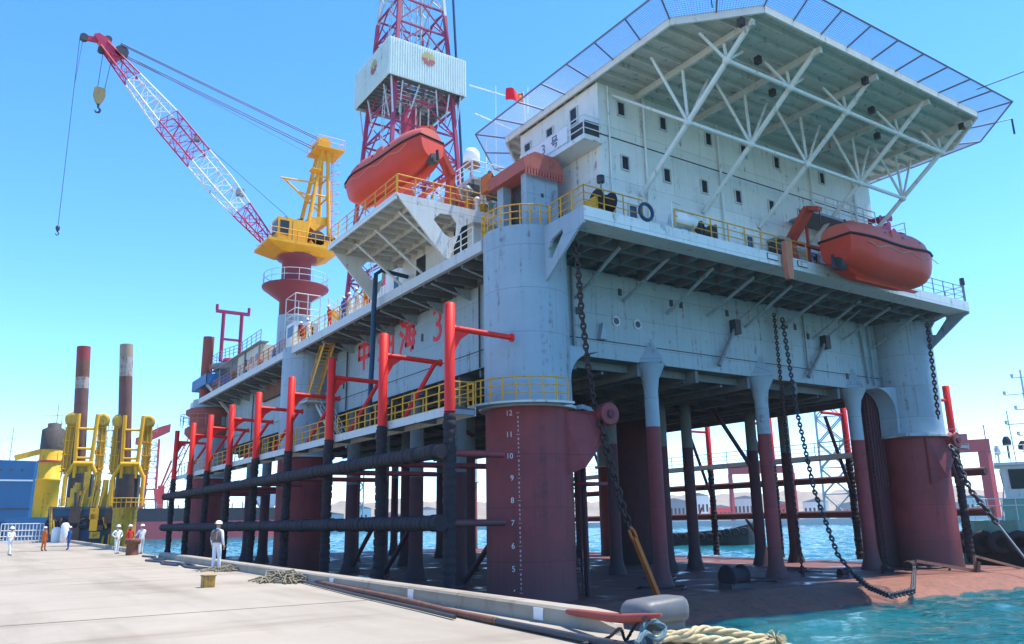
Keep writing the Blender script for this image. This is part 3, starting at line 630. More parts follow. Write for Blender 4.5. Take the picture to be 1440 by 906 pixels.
# ------------------------------------------------------------------ accommodation block
BX0, BX1, BY0, BY1, BZ1 = 25.0, 49.0, 29.0, 36.2, 24.0
ACC = thing('accommodation_block', 'tall white accommodation block with small dark windows under the helideck', 'accommodation block', (37, 36, DZ))
M().box(BX0, BX1, BY0, BY1, DZ, BZ1).build('wall', WHITE, ACC)
def window(x, z, w_=.46, h_=.74, face='y', y=None):
    fr = M(); gl = M()
    if face == 'y':
        yy = BY0 if y is None else y
        for a in ((x - w_ / 2 - .07, x - w_ / 2, z - h_ / 2 - .07, z + h_ / 2 + .07), (x + w_ / 2, x + w_ / 2 + .07, z - h_ / 2 - .07, z + h_ / 2 + .07), (x - w_ / 2, x + w_ / 2, z + h_ / 2, z + h_ / 2 + .07), (x - w_ / 2, x + w_ / 2, z - h_ / 2 - .07, z - h_ / 2)): fr.box(a[0], a[1], yy - .09, yy, a[2], a[3])
        gl.box(x - w_ / 2, x + w_ / 2, yy - .03, yy - .003, z - h_ / 2, z + h_ / 2)
    else:
        xx = BX0 if y is None else y
        for a in ((x - w_ / 2 - .07, x - w_ / 2, z - h_ / 2 - .07, z + h_ / 2 + .07), (x + w_ / 2, x + w_ / 2 + .07, z - h_ / 2 - .07, z + h_ / 2 + .07), (x - w_ / 2, x + w_ / 2, z + h_ / 2, z + h_ / 2 + .07), (x - w_ / 2, x + w_ / 2, z - h_ / 2 - .07, z - h_ / 2)): fr.box(xx - .09, xx, a[0], a[1], a[2], a[3])
        gl.box(xx - .03, xx - .003, x - w_ / 2, x + w_ / 2, z - h_ / 2, z + h_ / 2)
    o = fr.build('window', GREYW, ACC); gl.build('glass', GLASS, o)
for x in (26.65, 29.65, 32.55, 35.35, 38.3, 41.1): window(x, 19.75)
for x in (26.55, 29.6, 33.2, 36.2, 39.2, 43.7): window(x, 22.85)
for x in (27, 30, 33, 36, 39, 42): window(x, 17.0, .5, .8)
for y, z in ((31.0, 22.9), (33.2, 22.7), (35.4, 22.7), (32.5, 17.2)): window(y, z, .55, .9, 'x')
M().box(BX0, BX1, BY0 - .03, BY0, 21.0, 21.06).build('seam_strip', STEEL, ACC)
for x in (28.1, 33.9, 42.4, 46.9): M().tube((x, BY0 - .14, DZ), (x, BY0 - .14, 23.9), .075).build('drain_pipe', WHITE2, ACC)
M().tube((25.6, BY0 - .12, DZ), (25.6, BY0 - .12, 23.9), .05).build('drain_pipe', WHITE2, ACC)
# balcony on the quay side with a white banner
bal = M(); bal.box(23.75, BX0, 28.75, 34.6, 20.35, 20.62); bo = bal.build('balcony', WHITE2, ACC)
rl = M()
for z in (21.0, 21.35, 21.7): rl.path([(BX0, 28.8, z), (23.8, 28.8, z), (23.8, 34.5, z)], .03, 6)
for y in (28.8, 29.9, 31, 32.1, 33.3, 34.5): rl.tube((23.8, y, 20.6), (23.8, y, 21.7), .035, n=6)
rl.build('balcony_railing', WHITE2, bo)
bn = M(); bn.box(23.74, 23.76, 30.1, 34.5, 20.72, 21.62); bn.build('banner', COVER, bo)
st = M(); s2 = M()
strokes(s2, HAN['hai'], (23.74, 34.0, 20.85), (0, -1, 0), (0, 0, 1), .62, .075, .012); s2.build('banner_characters', INKB, bo); strokes(st, HAN['hao'], (23.74, 31.5, 20.85), (0, -1, 0), (0, 0, 1), .62, .075, .012)
st.build('banner_characters', INKB, bo); text_on(bo, '3', .8, (23.74, 32.2, 20.86), (0, -1, 0), (0, 0, 1), INKB, 'banner_lettering', .012)
M().box(24.0, 24.9, 28.9, 30.2, 20.63, 21.5).build('balcony_locker', STEEL, bo)

# ------------------------------------------------------------------ helideck
HZ = 24.35
HELI = thing('helideck', 'eight sided helideck on white tubular trusses with safety nets', 'helideck', (37.1, 33, 23.7))
def octo(x0, x1, y0, y1, c, z): return [V(p + (z,)) for p in ((x0 + c, y0), (x1 - c, y0), (x1, y0 + c), (x1, y1 - c), (x1 - c, y1), (x0 + c, y1), (x0, y1 - c), (x0, y0 + c))]
ex = (24.75, 49.45, 20.3, 40.4)
M().prism(octo(*ex, 3.0, HZ - .06), (0, 0, .08)).build('deck_plate', UNDER, HELI)
e = M(); oc = octo(*ex, 3.0, HZ - .14)
for i in range(8): e.beam(oc[i], oc[(i + 1) % 8], .12, .42)
e.build('edge_beam', WHITE2, HELI)
b = M()
for i in range(22):
    y = 20.9 + i * .9; c = max(0, 23.3 - y, y - 37.4); b.box(24.95 + c, 49.25 - c, y, y + .08, HZ - .33, HZ - .07)
b.build('stringer', UNDER, HELI)
for x in (27.65, 32.3, 37.0, 41.9, 46.4): M().box(x - .09, x + .09, 20.6 + max(0, 27.9 - x), 40.0, HZ - .68, HZ - .335).build('cross_girder', UNDER, HELI)
TX = (27.65, 32.3, 37.0, 41.9, 46.4)
def prj(X, zy):     # point of a truss: on the straight line from the wall foot to the deck edge
    return V((X, (16.58 - .0) / .575 * 0, 0))
foot = lambda X: V((X, 28.9, 18.15)); tipp = lambda X: V((X, 20.85, HZ - .35))
def on(X, k): return foot(X).lerp(tipp(X), k)
LOWK, UPK = .445, .785
for X in TX:
    M().path([foot(X), tipp(X)], .135, 10).build('main_strut', WHITE2, HELI)
    lo, up = on(X, LOWK), on(X, UPK)
    for p, q, r in [(nd, V((X + dx * (1 if abs(dx) < 2 else 1), nd.y + dy, HZ - .5)), rr) for nd, w_ in ((lo, 2.0), (up, 1.5)) for dx, dy, rr in ((0, .1, .085), (-w_, .25, .08), (w_, .25, .075))]:
        M().tube(p, q, r, n=8).build('brace', WHITE2, HELI)
    for p in (lo, up): M().ball(p, .22).build('node', WHITE2, HELI)
for k, r in ((LOWK, .11), (UPK, .11)): M().path([on(X, k) for X in TX], r, 8).build('truss_chord', WHITE2, HELI)
M().tube(on(TX[0], LOWK), V((26.0, 28.95, 23.5)), .08).build('brace', WHITE2, HELI)
for i in range(7): M().box(27 + i * 3.2, 27.25 + i * 3.2, 21 + (i % 3) * 1.7, 21.3 + (i % 3) * 1.7, HZ - .75, HZ - .38).build('light_fitting', STEEL, HELI)
# safety nets round the edge: wire panels in pipe frames
NETM = mat('net_wire', (.34, .37, .41), .5, metal=.2, streak=0); NETF = mat('net_frame', (.20, .24, .30), .5, metal=.2, streak=0)
ctr = V((37.1, 30.35, HZ)); on_ = octo(ex[0] - 1.6, ex[1] + 1.6, ex[2] - 1.6, ex[3] + 1.6, 3.65, HZ + .22); oi_ = octo(*ex, 3.0, HZ - .02)
for i in range(8):
    a0, a1, c0, c1 = oi_[i], oi_[(i + 1) % 8], on_[i], on_[(i + 1) % 8]; L = (a1 - a0).length; n = max(2, round(L / 2.05))
    for k in range(n):
        p0, p1 = a0.lerp(a1, k / n), a0.lerp(a1, (k + 1) / n); q0, q1 = c0.lerp(c1, k / n), c0.lerp(c1, (k + 1) / n)
        fr = M(); fr.tube(q0, q1, .055, n=6); fr.tube(p0, q0, .05, n=6); fr.tube(p0, p1, .03, n=5); o = fr.build('net_frame', NETF, HELI)
        wr = M(); nn = 18
        for j in range(1, nn): wr.tube(p0.lerp(p1, j / nn), q0.lerp(q1, j / nn), .0105, n=3)
        for j in range(1, 14): wr.tube(p0.lerp(q0, j / 14), p1.lerp(q1, j / 14), .0105, n=3)
        wr.build('net_wires', NETM, o)
for p in ((25.9, 21.7), (48.4, 21.7), (44, 19.0)):
    q = V((p[0], p[1], HZ + .1)); d = (q - ctr).normalized(); m = M(); m.tube(q, q + d * 2.6 + V((0, 0, .5)), .03, n=5); m.tube(q + d * 2.6 + V((0, 0, .5)), q + d * 2.6 + V((0, 0, -.5)), .06, n=6)
    m.build('wind_marker', STEEL, HELI)

# ------------------------------------------------------------------ exhaust housing with red hood on the corner column
EXH = thing('vent_housing', 'grey vent housing under a faded red hood on top of the corner column', 'vent housing', (22.6, 32, DZ))
M().box(22.0, 24.0, 31.4, 31.9, DZ, 19.3).build('side_wall', COLW, EXH); M().box(23.9, 24.0, 31.9, 34.2, DZ, 19.3).build('side_wall', COLW, EXH)
M().box(22.0, 22.5, 33.6, 34.2, DZ, 19.3).build('side_wall', COLW, EXH); M().box(22.6, 22.7, 31.9, 33.6, DZ, 19.3).build('inner_wall', STEEL, EXH)
M().skin([[V((21.7, y, 19.1)), V((24.2, y, 19.1)), V((24.2, y, 19.7)), V((23.7, y, 20.2)), V((22.4, y, 20.25)), V((21.7, y, 19.8))] for y in (31.15, 34.6)], smooth=False).build('hood', HOOD, EXH)
fr = M()
for i in range(14): fr.box(21.75 + i * .18, 21.85 + i * .18, 31.1, 31.15, 18.85, 19.3)
fr.build('hood_fringe', HOOD, EXH); M().box(22.9, 23.05, 31.36, 31.4, 17.9, 18.1).build('vent_plate', STEEL, EXH)
M().tube((23.7, 31.25, 18.4), (23.1, 31.25, DZ), .05).build('leaning_pipe', MIDS, EXH)
M().box(21.75, 22.05, 34.8, 35.5, 19.3, 20.3).build('yellow_locker', ORNG, EXH)

# ------------------------------------------------------------------ side deckhouse with the lifeboat platform
SDH = thing('side_deckhouse', 'low white deckhouse carrying the overhanging lifeboat platform on the quay side', 'deckhouse', (24, 45, DZ))
SW = 22.7
M().box(SW, 30, 37.9, 50, DZ, 19.0).build('wall', WHITE, SDH); M().box(SW + .9, 31, 50, 63, DZ, 18.6).build('ribbed_wall', WHITE, SDH)
rb = M()
for i in range(28): rb.box(SW + .84, SW + .9, 50.2 + i * .46, 50.36 + i * .46, DZ, 18.5)
rb.build('wall_ribs', WHITE2, SDH)
for y0, y1, z0, z1 in ((38.6, 40.2, 17.0, 18.9), (43.9, 45.2, 16.3, 18.4), (47.9, 48.6, 16, 18)): M().box(SW - .02, SW, y0, y1, z0, z1).build('dark_opening', GLASS, SDH)
for y in (53, 56): M().box(SW + .8, SW + .84, y, y + .7, 16.6, 17.6).build('window', GLASS, SDH)
pl = M(); pl.box(17.4, 24.4, 37.3, 47.4, 18.98, 19.12); pl.box(17.4, 17.5, 37.3, 47.4, 18.75, 19.0); plo = pl.build('boat_platform', WHITE2, SDH)
bm_ = M()
for i in range(10): bm_.box(17.5, SW, 38.1 + i, 38.2 + i, 18.72, 18.97)
for x in (18.6, 20.2, 21.8): bm_.box(x, x + .1, 37.5, 47.3, 18.62, 18.9)
bm_.build('platform_beams', UNDER, plo)
def plate_with_hole(Y, th):
    """triangular end bracket with a rounded hole, as a plate in plane Y"""
    out = [(17.4, 19.1), (24.3, 19.1), (24.3, 18.5), (22.4, 18.4), (21.55, 17.9), (20.75, 15.85), (20.45, 15.9)]
    hole = [(19.75, 18.0), (20.15, 18.45), (20.9, 18.5), (21.25, 18.1), (21.2, 17.35), (20.85, 17.1), (20.45, 17.25)]
    bm = bmesh.new(); rings = []
    for loop in (out, hole):
        vs = [bm.verts.new((x - 24, 0, z - DZ)) for x, z in loop]; rings.append([bm.edges.new((vs[i], vs[(i + 1) % len(vs)])) for i in range(len(vs))])
    bmesh.ops.triangle_fill(bm, use_beauty=True, use_dissolve=False, edges=rings[0] + rings[1])
    g = bmesh.ops.extrude_face_region(bm, geom=bm.faces[:])
    bmesh.ops.translate(bm, vec=(0, th, 0), verts=[v for v in g['geom'] if isinstance(v, bmesh.types.BMVert)])
    bmesh.ops.recalc_face_normals(bm, faces=bm.faces); me = bpy.data.meshes.new('end_bracket'); bm.to_mesh(me); bm.free()
    o = bpy.data.objects.new('end_bracket', me); mesh_mat(o, WHITE); COL.objects.link(o); o.parent = SDH; o.location = (0, Y - 45, 0); o['_o'] = SDH['_o']
plate_with_hole(37.28, .12); plate_with_hole(47.3, .12)
for y in (39.0, 42.3, 45.2): M().tube((18.4, y, 18.8), (22.3, y - .2, DZ + .1), .09).build('platform_strut', WHITE2, SDH)
stuff = [(23.0, 26.0, 37.8, 39, 19.12, 20.4), (24.6, 25.5, 40, 43, 19.12, 21.2)]
# pipes, tanks and clutter on the deckhouse roof
for i, (x, y, h, r, mt) in enumerate(((23.2, 39.5, 2.6, .28, MIDS), (24.2, 38.4, 3.4, .18, RUST), (25.4, 40, 2.2, .4, GREYW), (26.2, 38.8, 3.0, .25, STEEL), (24.6, 41.2, 2.8, .2, YELC), (22.4, 38.0, 1.0, .22, ORNG), (22.9, 37.8, 1.2, .16, DOME), (23.4, 37.9, .9, .2, YELC), (23.8, 37.7, 1.1, .12, TUGG), (24.1, 38.1, 1.3, .2, DOME), (21.6, 38.2, .9, .2, RUST))):
    M().lathe((x, y, 19.0), [(r, 0), (r, h * .8), (r * 1.4, h * .82), (r * 1.4, h * .9), (r * .6, h)], 12).build('roof_vent', mt, SDH)

# machinery platform between exhaust and derrick
MP = thing('upper_machinery_deck', 'cluttered upper machinery platform with floodlights beside the white dome', 'platform', (28, 42, 19))
M().box(24.5, 32, 41, 50, 23.0, 23.2).build('platform', GREYW, MP)
for x in (24.7, 27.5, 31.5):
    for y in (41.3, 49.6): M().tube((x, y, 19), (x, y, 23.0), .1).build('post', MIDS, MP)
for x, y, a in ((24.5, 41, 1), (26.0, 40.8, -1)):
    o = M().box(x - .4, x + .4, y - .25, y + .1, 21.7, 22.5).build('floodlight', STEEL, MP); M().tube((x, y, 18.9), (x, y, 21.7), .06).build('bracket', MIDS, o)
for p, q in (((24.6, 41, 19.2), (27.5, 41, 23.0)), ((24.6, 44, 19.2), (24.6, 49, 23.0)), ((27.5, 41, 19.2), (31.4, 41, 23.0))): M().beam(p, q, .14).build('diagonal', RUST, MP)
for i in range(16): M().tube((24.5 + random.random() * 6, 41 + random.random() * 4, 19.2), (24.5 + random.random() * 6, 41 + random.random() * 4, 21.4 + random.random() * 1.4), .05 + .06 * random.random()).build('pipe', random.choice((MIDS, RUST, YELC, WHITE2, BLUE)), MP)
railing([(24.5, 41, 23.2), (32, 41, 23.2)], 'grey railing of the platform below the white dome', WHITE2, 1.1, 1.4, 3, 'white platform railings'); railing([(24.5, 41.1, 23.2), (24.5, 50, 23.2)], 'grey side railing of the platform below the white dome', WHITE2, 1.1, 1.4, 3, 'white platform railings')
dm = thing('satellite_dome', 'white satellite dome on a short mast behind the red lifeboat', 'satellite dome', (28.1, 46, 23.2))
dc = at(663, 221, d=54); dm.location = (dc.x, dc.y, 23.2); dm['_o'] = (dc.x, dc.y, 23.2)
M().lathe((dc.x, dc.y, dc.z), [(.42, -.62), (.60, -.5), (.62, .05), (.56, .35), (.38, .58), (.05, .68)], 22).build('dome', DOME, dm); M().tube((dc.x, dc.y, 23.2), (dc.x, dc.y, dc.z - .5), .14).build('mast', MIDS, dm); M().lathe((dc.x, dc.y, dc.z - .72), [(.66, 0), (.66, .1)], 18).build('base_ring', RUST, dm)
# antennas and flag
fm = at(737, 145, d=50); fl = thing('flagpole', 'thin pole flying a waving red flag with yellow stars', 'flag', (fm.x, fm.y, 21.5))
M().tube((fm.x + .3, fm.y, 21.5), (fm.x - .05, fm.y, fm.z + .85), .035).build('pole', WHITE2, fl)
nx, nz = 16, 10; vs = []; fs = []
def flagp(u, v): return V((fm.x - .02 - 1.32 * u, fm.y + .16 * sin(u * 7 + v) * (u + .15) + .1 * u, fm.z + .8 - .85 * v - .25 * u * (1 - u) - .1 * sin(u * 6)))
_fl = lambda u, v: flagp(u, v)
m = M(); m.add([flagp(i / nx, j / nz) + V((0, e_, 0)) for e_ in (0, .012) for j in range(nz + 1) for i in range(nx + 1)], [(j * (nx + 1) + i, j * (nx + 1) + i + 1, (j + 1) * (nx + 1) + i + 1, (j + 1) * (nx + 1) + i) for j in range(nz) for i in range(nx)] + [tuple((nx + 1) * (nz + 1) + k for k in (j * (nx + 1) + i, (j + 1) * (nx + 1) + i, (j + 1) * (nx + 1) + i + 1, j * (nx + 1) + i + 1)) for j in range(nz) for i in range(nx)], True); fo = m.build('flag_cloth', FLAG, fl)
s = M()
for u0, v0, rr in ((.18, .26, .17), (.36, .1, .06), (.43, .22, .06), (.43, .38, .06), (.36, .5, .06)):
    ps = []
    for k in range(10):
        a = pi / 2 + k * pi / 5; r_ = rr if k % 2 == 0 else rr * .4; ps.append(flagp(u0 + r_ * cos(a) * .65, v0 - r_ * sin(a)) + V((0, -.02, 0)))
    s.add(ps + [flagp(u0, v0) + V((0, -.022, 0))], [(k, (k + 1) % 10, 10) for k in range(10)])
s.build('stars', FLAGY, fo)
for i, (x0, y0, x1, y1, nm) in enumerate(((697, 235, 697, 120, 'tall thin'), (660, 120, 735, 142, 'long horizontal'), (668, 160, 720, 182, 'short horizontal'), (684, 240, 684, 196, 'short upright'), (742, 160, 742, 122, 'stubby'))):
    a_ = thing('radio_antenna', f'{nm} antenna rod near the red flag', 'antenna', at(x0, y0, d=51), 'antenna rods near the flag'); p, q = at(x0, y0, d=51), at(x1, y1, d=51)
    M().tube(p, q, .045, .025, n=6).build('rod', WHITE2, a_)
    for k in range(4): c = p.lerp(q, .3 + .2 * k); M().tube(c - V((.15, .1, .15)), c + V((.15, .1, .2)), .018, n=4).build('dipole', MIDS, a_)

# ------------------------------------------------------------------ lifeboats
def lifeboat(label, loc, rz, group='totally enclosed lifeboats'):
    t = thing('lifeboat', label, 'lifeboat', (0, 0, 0), group)
    L = 9.0; xs = [-1, -.985, -.95, -.89, -.8, -.68, -.52, -.35, -.15, .05, .25, .42, .56, .68, .78, .86, .92, .96, .985, 1.0]; hull = []; can = []
    for s_ in xs:
        x = s_ * L / 2
        b = 1.48 * (1 - (max(0, s_ - .3) / .7) ** 2.6 * .80) * (1 - max(0, -s_ - .5) ** 2 * 1.3); b = max(b, .12)
        k = 1.25 * (max(0, s_ - .5) / .5) ** 1.8 + (.75 * max(0, -s_ - .55) * 1.6 if s_ < -.55 else 0); sh = 1.85 + .22 * s_ * s_ + .25 * max(0, s_)
        k = min(k, sh - .35); x2 = x
        pr = [(0, k), (.30, k + .02), (.62, k + .16), (.86, k + .45), (.97, k + .85), (1.0, sh - .06), (1.0, sh)]
        pr = [(a * b, min(z, sh)) for a, z in pr]
        hull.append([V((x2 + .1 * z * s_ * (s_ > .8), y, z)) for y, z in pr] + [V((x2 + .1 * z * s_ * (s_ > .8), -y, z)) for y, z in pr[::-1]])
        h = 1.85 * (1 - (max(0, abs(s_ + .1) - .3) / .8) ** 2.3 * .86)
        cp = [(.97, 0), (.95, .18), (.84, .55), (.64, .80), (.35, .95), (0, 1.0)]
        can.append([V((x2 * .985, a * b, sh + c * h * .74)) for a, c in cp] + [V((x2 * .985, -a * b, sh + c * h * .74)) for a, c in cp[-2::-1]])
    M().skin(hull).build('hull', BOAT, t); cn = M().skin(can).build('canopy', BOATC, t)
    M().path([r[6] + V((0, .03, 0)) for r in hull] + [r[7] + V((0, -.03, 0)) for r in hull[::-1]], .075, 6, closed=True).build('rubbing_strake', RUBB, t)
    M().skin([[V((x, y, z)) for x, y, z in ((-3.1, -.06, .02), (-3.1, .06, .02), (3.4, .06, .05), (3.4, -.06, .05))], [V((-2.9, -.06, -.16)), V((-2.9, .06, -.16)), V((3.0, .06, -.12)), V((3.0, -.06, -.12))]], smooth=False).build('keel', BOAT, t)
    M().lathe((-4.6, 0, .55), [(.34, 0), (.38, .1), (.34, .55)], 16, axis=(1, 0, 0)).build('propeller_guard', STEEL, t); M().box(-5.0, -4.75, -.03, .03, .25, 1.0).build('rudder', STEEL, t)
    for x in (-2.9, -.4, 2.1): M().lathe((x, 0, 2.9 + .25 * (x < 2)), [(.34, 0), (.34, .16), (.1, .2)], 14).build('roof_hatch', BOATC, t)
    M().path([(-4.2, y_, 1.75 + .1) for y_ in (-.9, -.3, .3, .9)], .03, 5).build('stern_rail', STEEL, t)
    for sy in (-1, 1):
        for x in (-1.5, .3, 2.0): M().lathe((x, sy * 1.2, 2.5), [(.11, 0), (.11, sy * .1)], 12, axis=(0, 1, 0)).build('porthole', GLASS, t)
        M().box(-.95, -.2, sy * 1.18, sy * 1.36, 2.1, 2.75).build('side_door', BOATC, t)
        M().path([(x, sy * (1.5 - .02 * abs(x)), 1.55 + .12 * sin(x * 3)) for x in [i * .35 - 3.5 for i in range(21)]], .022, 5).build('grab_line', ROPE, t)
    for x in (-3.3, 3.3): M().tube((x, 0, 2.2), (x, 0, 3.4), .07).build('lifting_hook', STEEL, t)
    t.location = loc; t.rotation_euler = (0, 0, rz); return t
lb1 = lifeboat('red orange lifeboat hung high on the quay side in front of the derrick', (19.0, 41.3, 20.95), R(104)); lb1.rotation_euler = (0, .12, R(104)); lb1.scale = (.86,) * 3
lb2 = dup(lb1, (43.5, 25.5, 14.75), 0, 'red orange lifeboat hung low over the front deck edge under the helideck'); lb2.scale = (1, 1, 1)
def davit(label, P, Q, out, high):
    """a pair of arms from deck to above the boat falls; P and Q are deck points, out the outboard direction"""
    t = thing('lifeboat_davit', label, 'davit', P, 'lifeboat davits'); out = V(out)
    for b in (V(P), V(Q)):
        k = b - out * .2; ar = M()
        ar.beam(k, k + V((0, 0, high * .55)) - out * .25, .34, .6, up=(V(Q) - V(P))); ar.beam(k + V((0, 0, high * .5)) - out * .25, k + out * 1.3 + V((0, 0, high)), .30, .7, up=(V(Q) - V(P)))
        ar.beam(k + V((0, 0, high)) + out * 1.2, k + V((0, 0, high - .3)) + out * 2.0, .26, .4, up=(V(Q) - V(P))); ar.build('arm', DAV, t)
        M().beam(k - out * 1.4, k + V((0, 0, high * .6)) + out * .1, .2, .3).build('back_stay', DAV, t); M().tube(k + V((0, 0, high - .3)) + out * 1.95, k + V((0, 0, high - 1.2)) + out * 1.95, .04).build('fall_wire', STEEL, t)
    M().tube(V(P) + V((0, 0, high * .5)) - out * .3, V(Q) + V((0, 0, high * .5)) - out * .3, .14).build('tie_beam', DAV, t)
    for k in range(3): c = V(P).lerp(V(Q), .35 + .1 * k) - out * .9; M().box(c.x - .35, c.x + .35, c.y - .35, c.y + .35, c.z, c.z + .9).build('winch', DAV, t)
    return t
davit('orange davit arms holding the high lifeboat beside the derrick', (21.6, 39.4, 19.12), (21.6, 44.4, 19.12), (-1, 0, 0), 5.6)
dv2 = davit('red davit arms holding the low lifeboat at the front deck edge', (39.0, 28.0, DZ), (47.4, 28.0, DZ), (0, -1, 0), 3.3)
mp = thing('davit_platform', 'small railed winch platform above the low lifeboat', 'platform', (44, 28, DZ))
M().box(39.6, 49.4, 27.0, 28.8, 18.95, 19.1).build('deck', MIDS, mp)
for x in (41, 45, 49): M().tube((x, 28.6, DZ), (x, 28.6, 18.95), .1).build('post', DAV, mp)
for i, (x, y, z, s_) in enumerate(((46.6, 27.5, 19.1, .5), (47.4, 27.7, 19.1, .6), (48.0, 27.5, 19.1, .45), (46.9, 27.6, 19.9, .4), (47.6, 27.5, 20.0, .5), (48.1, 27.8, 19.8, .4))): M().lathe((x, y - s_, z + s_ * .6), [(s_ * .6, 0), (s_ * .4, .1), (s_ * .4, .7), (s_ * .6, .8)], 12, axis=(0, 1, 0)).build('winch_drum', CRED, mp)
railing([(39.6, 27.05, 19.1), (46.0, 27.05, 19.1)], 'white railing along the winch platform above the low lifeboat', GREYW, 1.2, 1.3, 3, 'white platform railings'); railing([(46.0, 28.7, 19.1), (49.4, 28.7, 19.1), (49.4, 27.1, 19.1)], 'white railing at the end of the winch platform by the last strut', GREYW, 1.2, 1.2, 3, 'white platform railings')
railing([(17.55, 37.4, 19.12), (24.2, 37.4, 19.12)], 'yellow railing along the end of the high lifeboat platform', YEL, 1.15, 1.1, 3, 'yellow deck railings'); railing([(17.5, 37.4, 19.12), (17.5, 47.3, 19.12)], 'yellow railing below the high lifeboat', YEL, 1.1, 1.4, 3, 'yellow deck railings')

# ------------------------------------------------------------------ main deck railings
railing([(20.7, 34.6, DZ), (20.7, 37.2, DZ)], 'white railing on the deck edge between platform and corner column', WHITE2, 1.1, 1.2, 3, 'main deck railings')
railing([(20.75, 33.6, DZ), (20.4, 33.2, DZ)] + [(22.45 + 2.1 * cos(R(a)), 32.35 + 2.1 * sin(R(a)), DZ) for a in range(160, 275, 14)] + [(22.4, 30, DZ), (22.3, 27.2, DZ)], 'curved yellow railing over the top of the corner column', YEL, 1.1, 1.1, 3, 'main deck railings')
railing([(22.3, 27.2, DZ), (26.0, 27.2, DZ)], 'yellow railing on the front deck edge by the corner column', YEL, 1.1, 1.2, 3, 'main deck railings')
railing([(28.2, 27.2, DZ), (38.7, 27.2, DZ)], 'yellow railing on the front deck edge below the small windows', YEL, 1.1, 1.4, 3, 'main deck railings')
railing([(49.4, 27.2, DZ), (55.9, 27.2, DZ), (55.9, 31, DZ)], 'grey railing on the far front corner past the low lifeboat', MIDS, 1.1, 1.3, 3, 'main deck railings')
railing([(20.7, 47.6, DZ), (20.7, 63.6, DZ)], 'yellow railing where the deck crew stand', YEL, 1.1, 1.5, 3, 'main deck railings')
railing([(20.7, 65.6, DZ), (20.7, 90, DZ)], 'rusty yellow railing on the deck edge past the second column', ORNG, 1.1, 1.5, 3, 'main deck railings')
def gear(name, label, cat, items, loc):
    t = thing(name, label, cat, loc)
    for nm, m, mt in items: m.build(nm, mt, t)
    return t
# things standing on the front walkway
gear('rope_reel', 'black and yellow rope reel on the front deck corner', 'reel', [('drum', M().lathe((23.4, 27.6, 16.5), [(.55, 0), (.35, .06), (.35, .8), (.55, .86)], 18, axis=(1, 0, 0)), RUBB), ('stand', M().box(23.2, 23.35, 27.4, 28.4, DZ, 16.6), YEL), ('stand', M().box(24.3, 24.45, 27.4, 28.4, DZ, 16.6), YEL)], (23.8, 28, DZ))
gear('life_ring', 'dark life ring hanging on the front deck railing', 'life ring', [('ring', M().path([(26.1 + .42 * cos(a), 27.05, 16.25 + .42 * sin(a)) for a in [i * pi / 8 for i in range(16)]], .09, 8, closed=True), NAVY)], (26.1, 27.05, DZ))
gear('liferaft_canister', 'white liferaft canister on its launching cradle at the deck edge', 'liferaft', [('canister', M().lathe((28.3, 27.5, 16.55), [(.1, 0), (.40, .12), (.42, .7), (.45, .75), (.42, .8), (.40, 1.5), (.1, 1.62)], 18, axis=(1, 0, 0)), DOME), ('cradle', M().beam((28.4, 27.2, DZ), (28.4, 27.9, 16.4), .1), WHITE2), ('cradle', M().beam((29.7, 27.2, DZ), (29.7, 27.9, 16.4), .1), WHITE2), ('lamp_arm', M().path([(28.0, 27.2, DZ), (28.0, 27.2, 17.3), (28.7, 27.2, 17.25)], .045, 6), WHITE2)], (29, 27.5, DZ))
gear('deck_winch', 'dark winch behind the front deck edge', 'winch', [('drum', M().lathe((30.6, 27.9, 16.4), [(.5, 0), (.3, .08), (.3, .8), (.5, .9)], 16, axis=(1, 0, 0)), STEEL), ('frame', M().box(30.4, 30.55, 27.5, 28.4, DZ, 16.8).box(31.5, 31.65, 27.5, 28.4, DZ, 16.8), STEEL)], (31, 28, DZ))
gear('lamp_post', 'small lamp on a short mast at the front deck corner', 'lamp', [('mast', M().tube((24.6, 28.6, DZ), (24.6, 28.6, 18.0), .05), MIDS), ('lamp_head', M().lathe((24.6, 28.6, 18.0), [(.12, 0), (.2, .05), (.2, .4), (.1, .45)], 12), STEEL)], (24.6, 28.6, DZ))
gear('escape_chute', 'faded orange escape chute hanging over the front deck edge', 'escape chute', [('bag', M().skin([[V((36.35 + a, 26.75 + b, z)) for a, b in ((-w_, -.12), (w_, -.12), (w_, .16), (-w_, .16))] for z, w_ in ((16.5, .22), (15.6, .27), (14.6, .24), (14.3, .16))], smooth=False), mat('faded_orange', (.55, .20, .12), .8, streak=.3))], (36.4, 26.8, 14))
gear('deck_cabinet', 'small dark equipment cabinet on the front walkway', 'cabinet', [('case', M().box(37.6, 38.5, 28.2, 28.9, DZ, 17.3), STEEL), ('hood', M().box(37.55, 38.55, 28.05, 28.95, 17.3, 17.5), MIDS)], (38, 28.5, DZ))
gear('navigation_light', 'navigation light post on the far front deck corner', 'lamp', [('post', M().tube((55.9, 27.2, DZ), (55.9, 27.2, 17.0), .09), MIDS), ('lens', M().lathe((55.9, 27.2, 17.0), [(.15, 0), (.17, .1), (.15, .5)], 12), STEEL)], (55.9, 27.2, DZ))
for i, (x, z) in enumerate(((35.0, 15.35), (37.6, 15.35))): gear('name_plate', f'small framed plate on the white deck fascia {"left" if i == 0 else "right"} of the orange chute', 'plate', [('frame', M().box(x, x + .9, 27.05, 27.08, z, z + .35), STEEL), ('plate', M().box(x + .04, x + .86, 27.03, 27.05, z + .04, z + .31), WHITE2)], (x, 27, z))
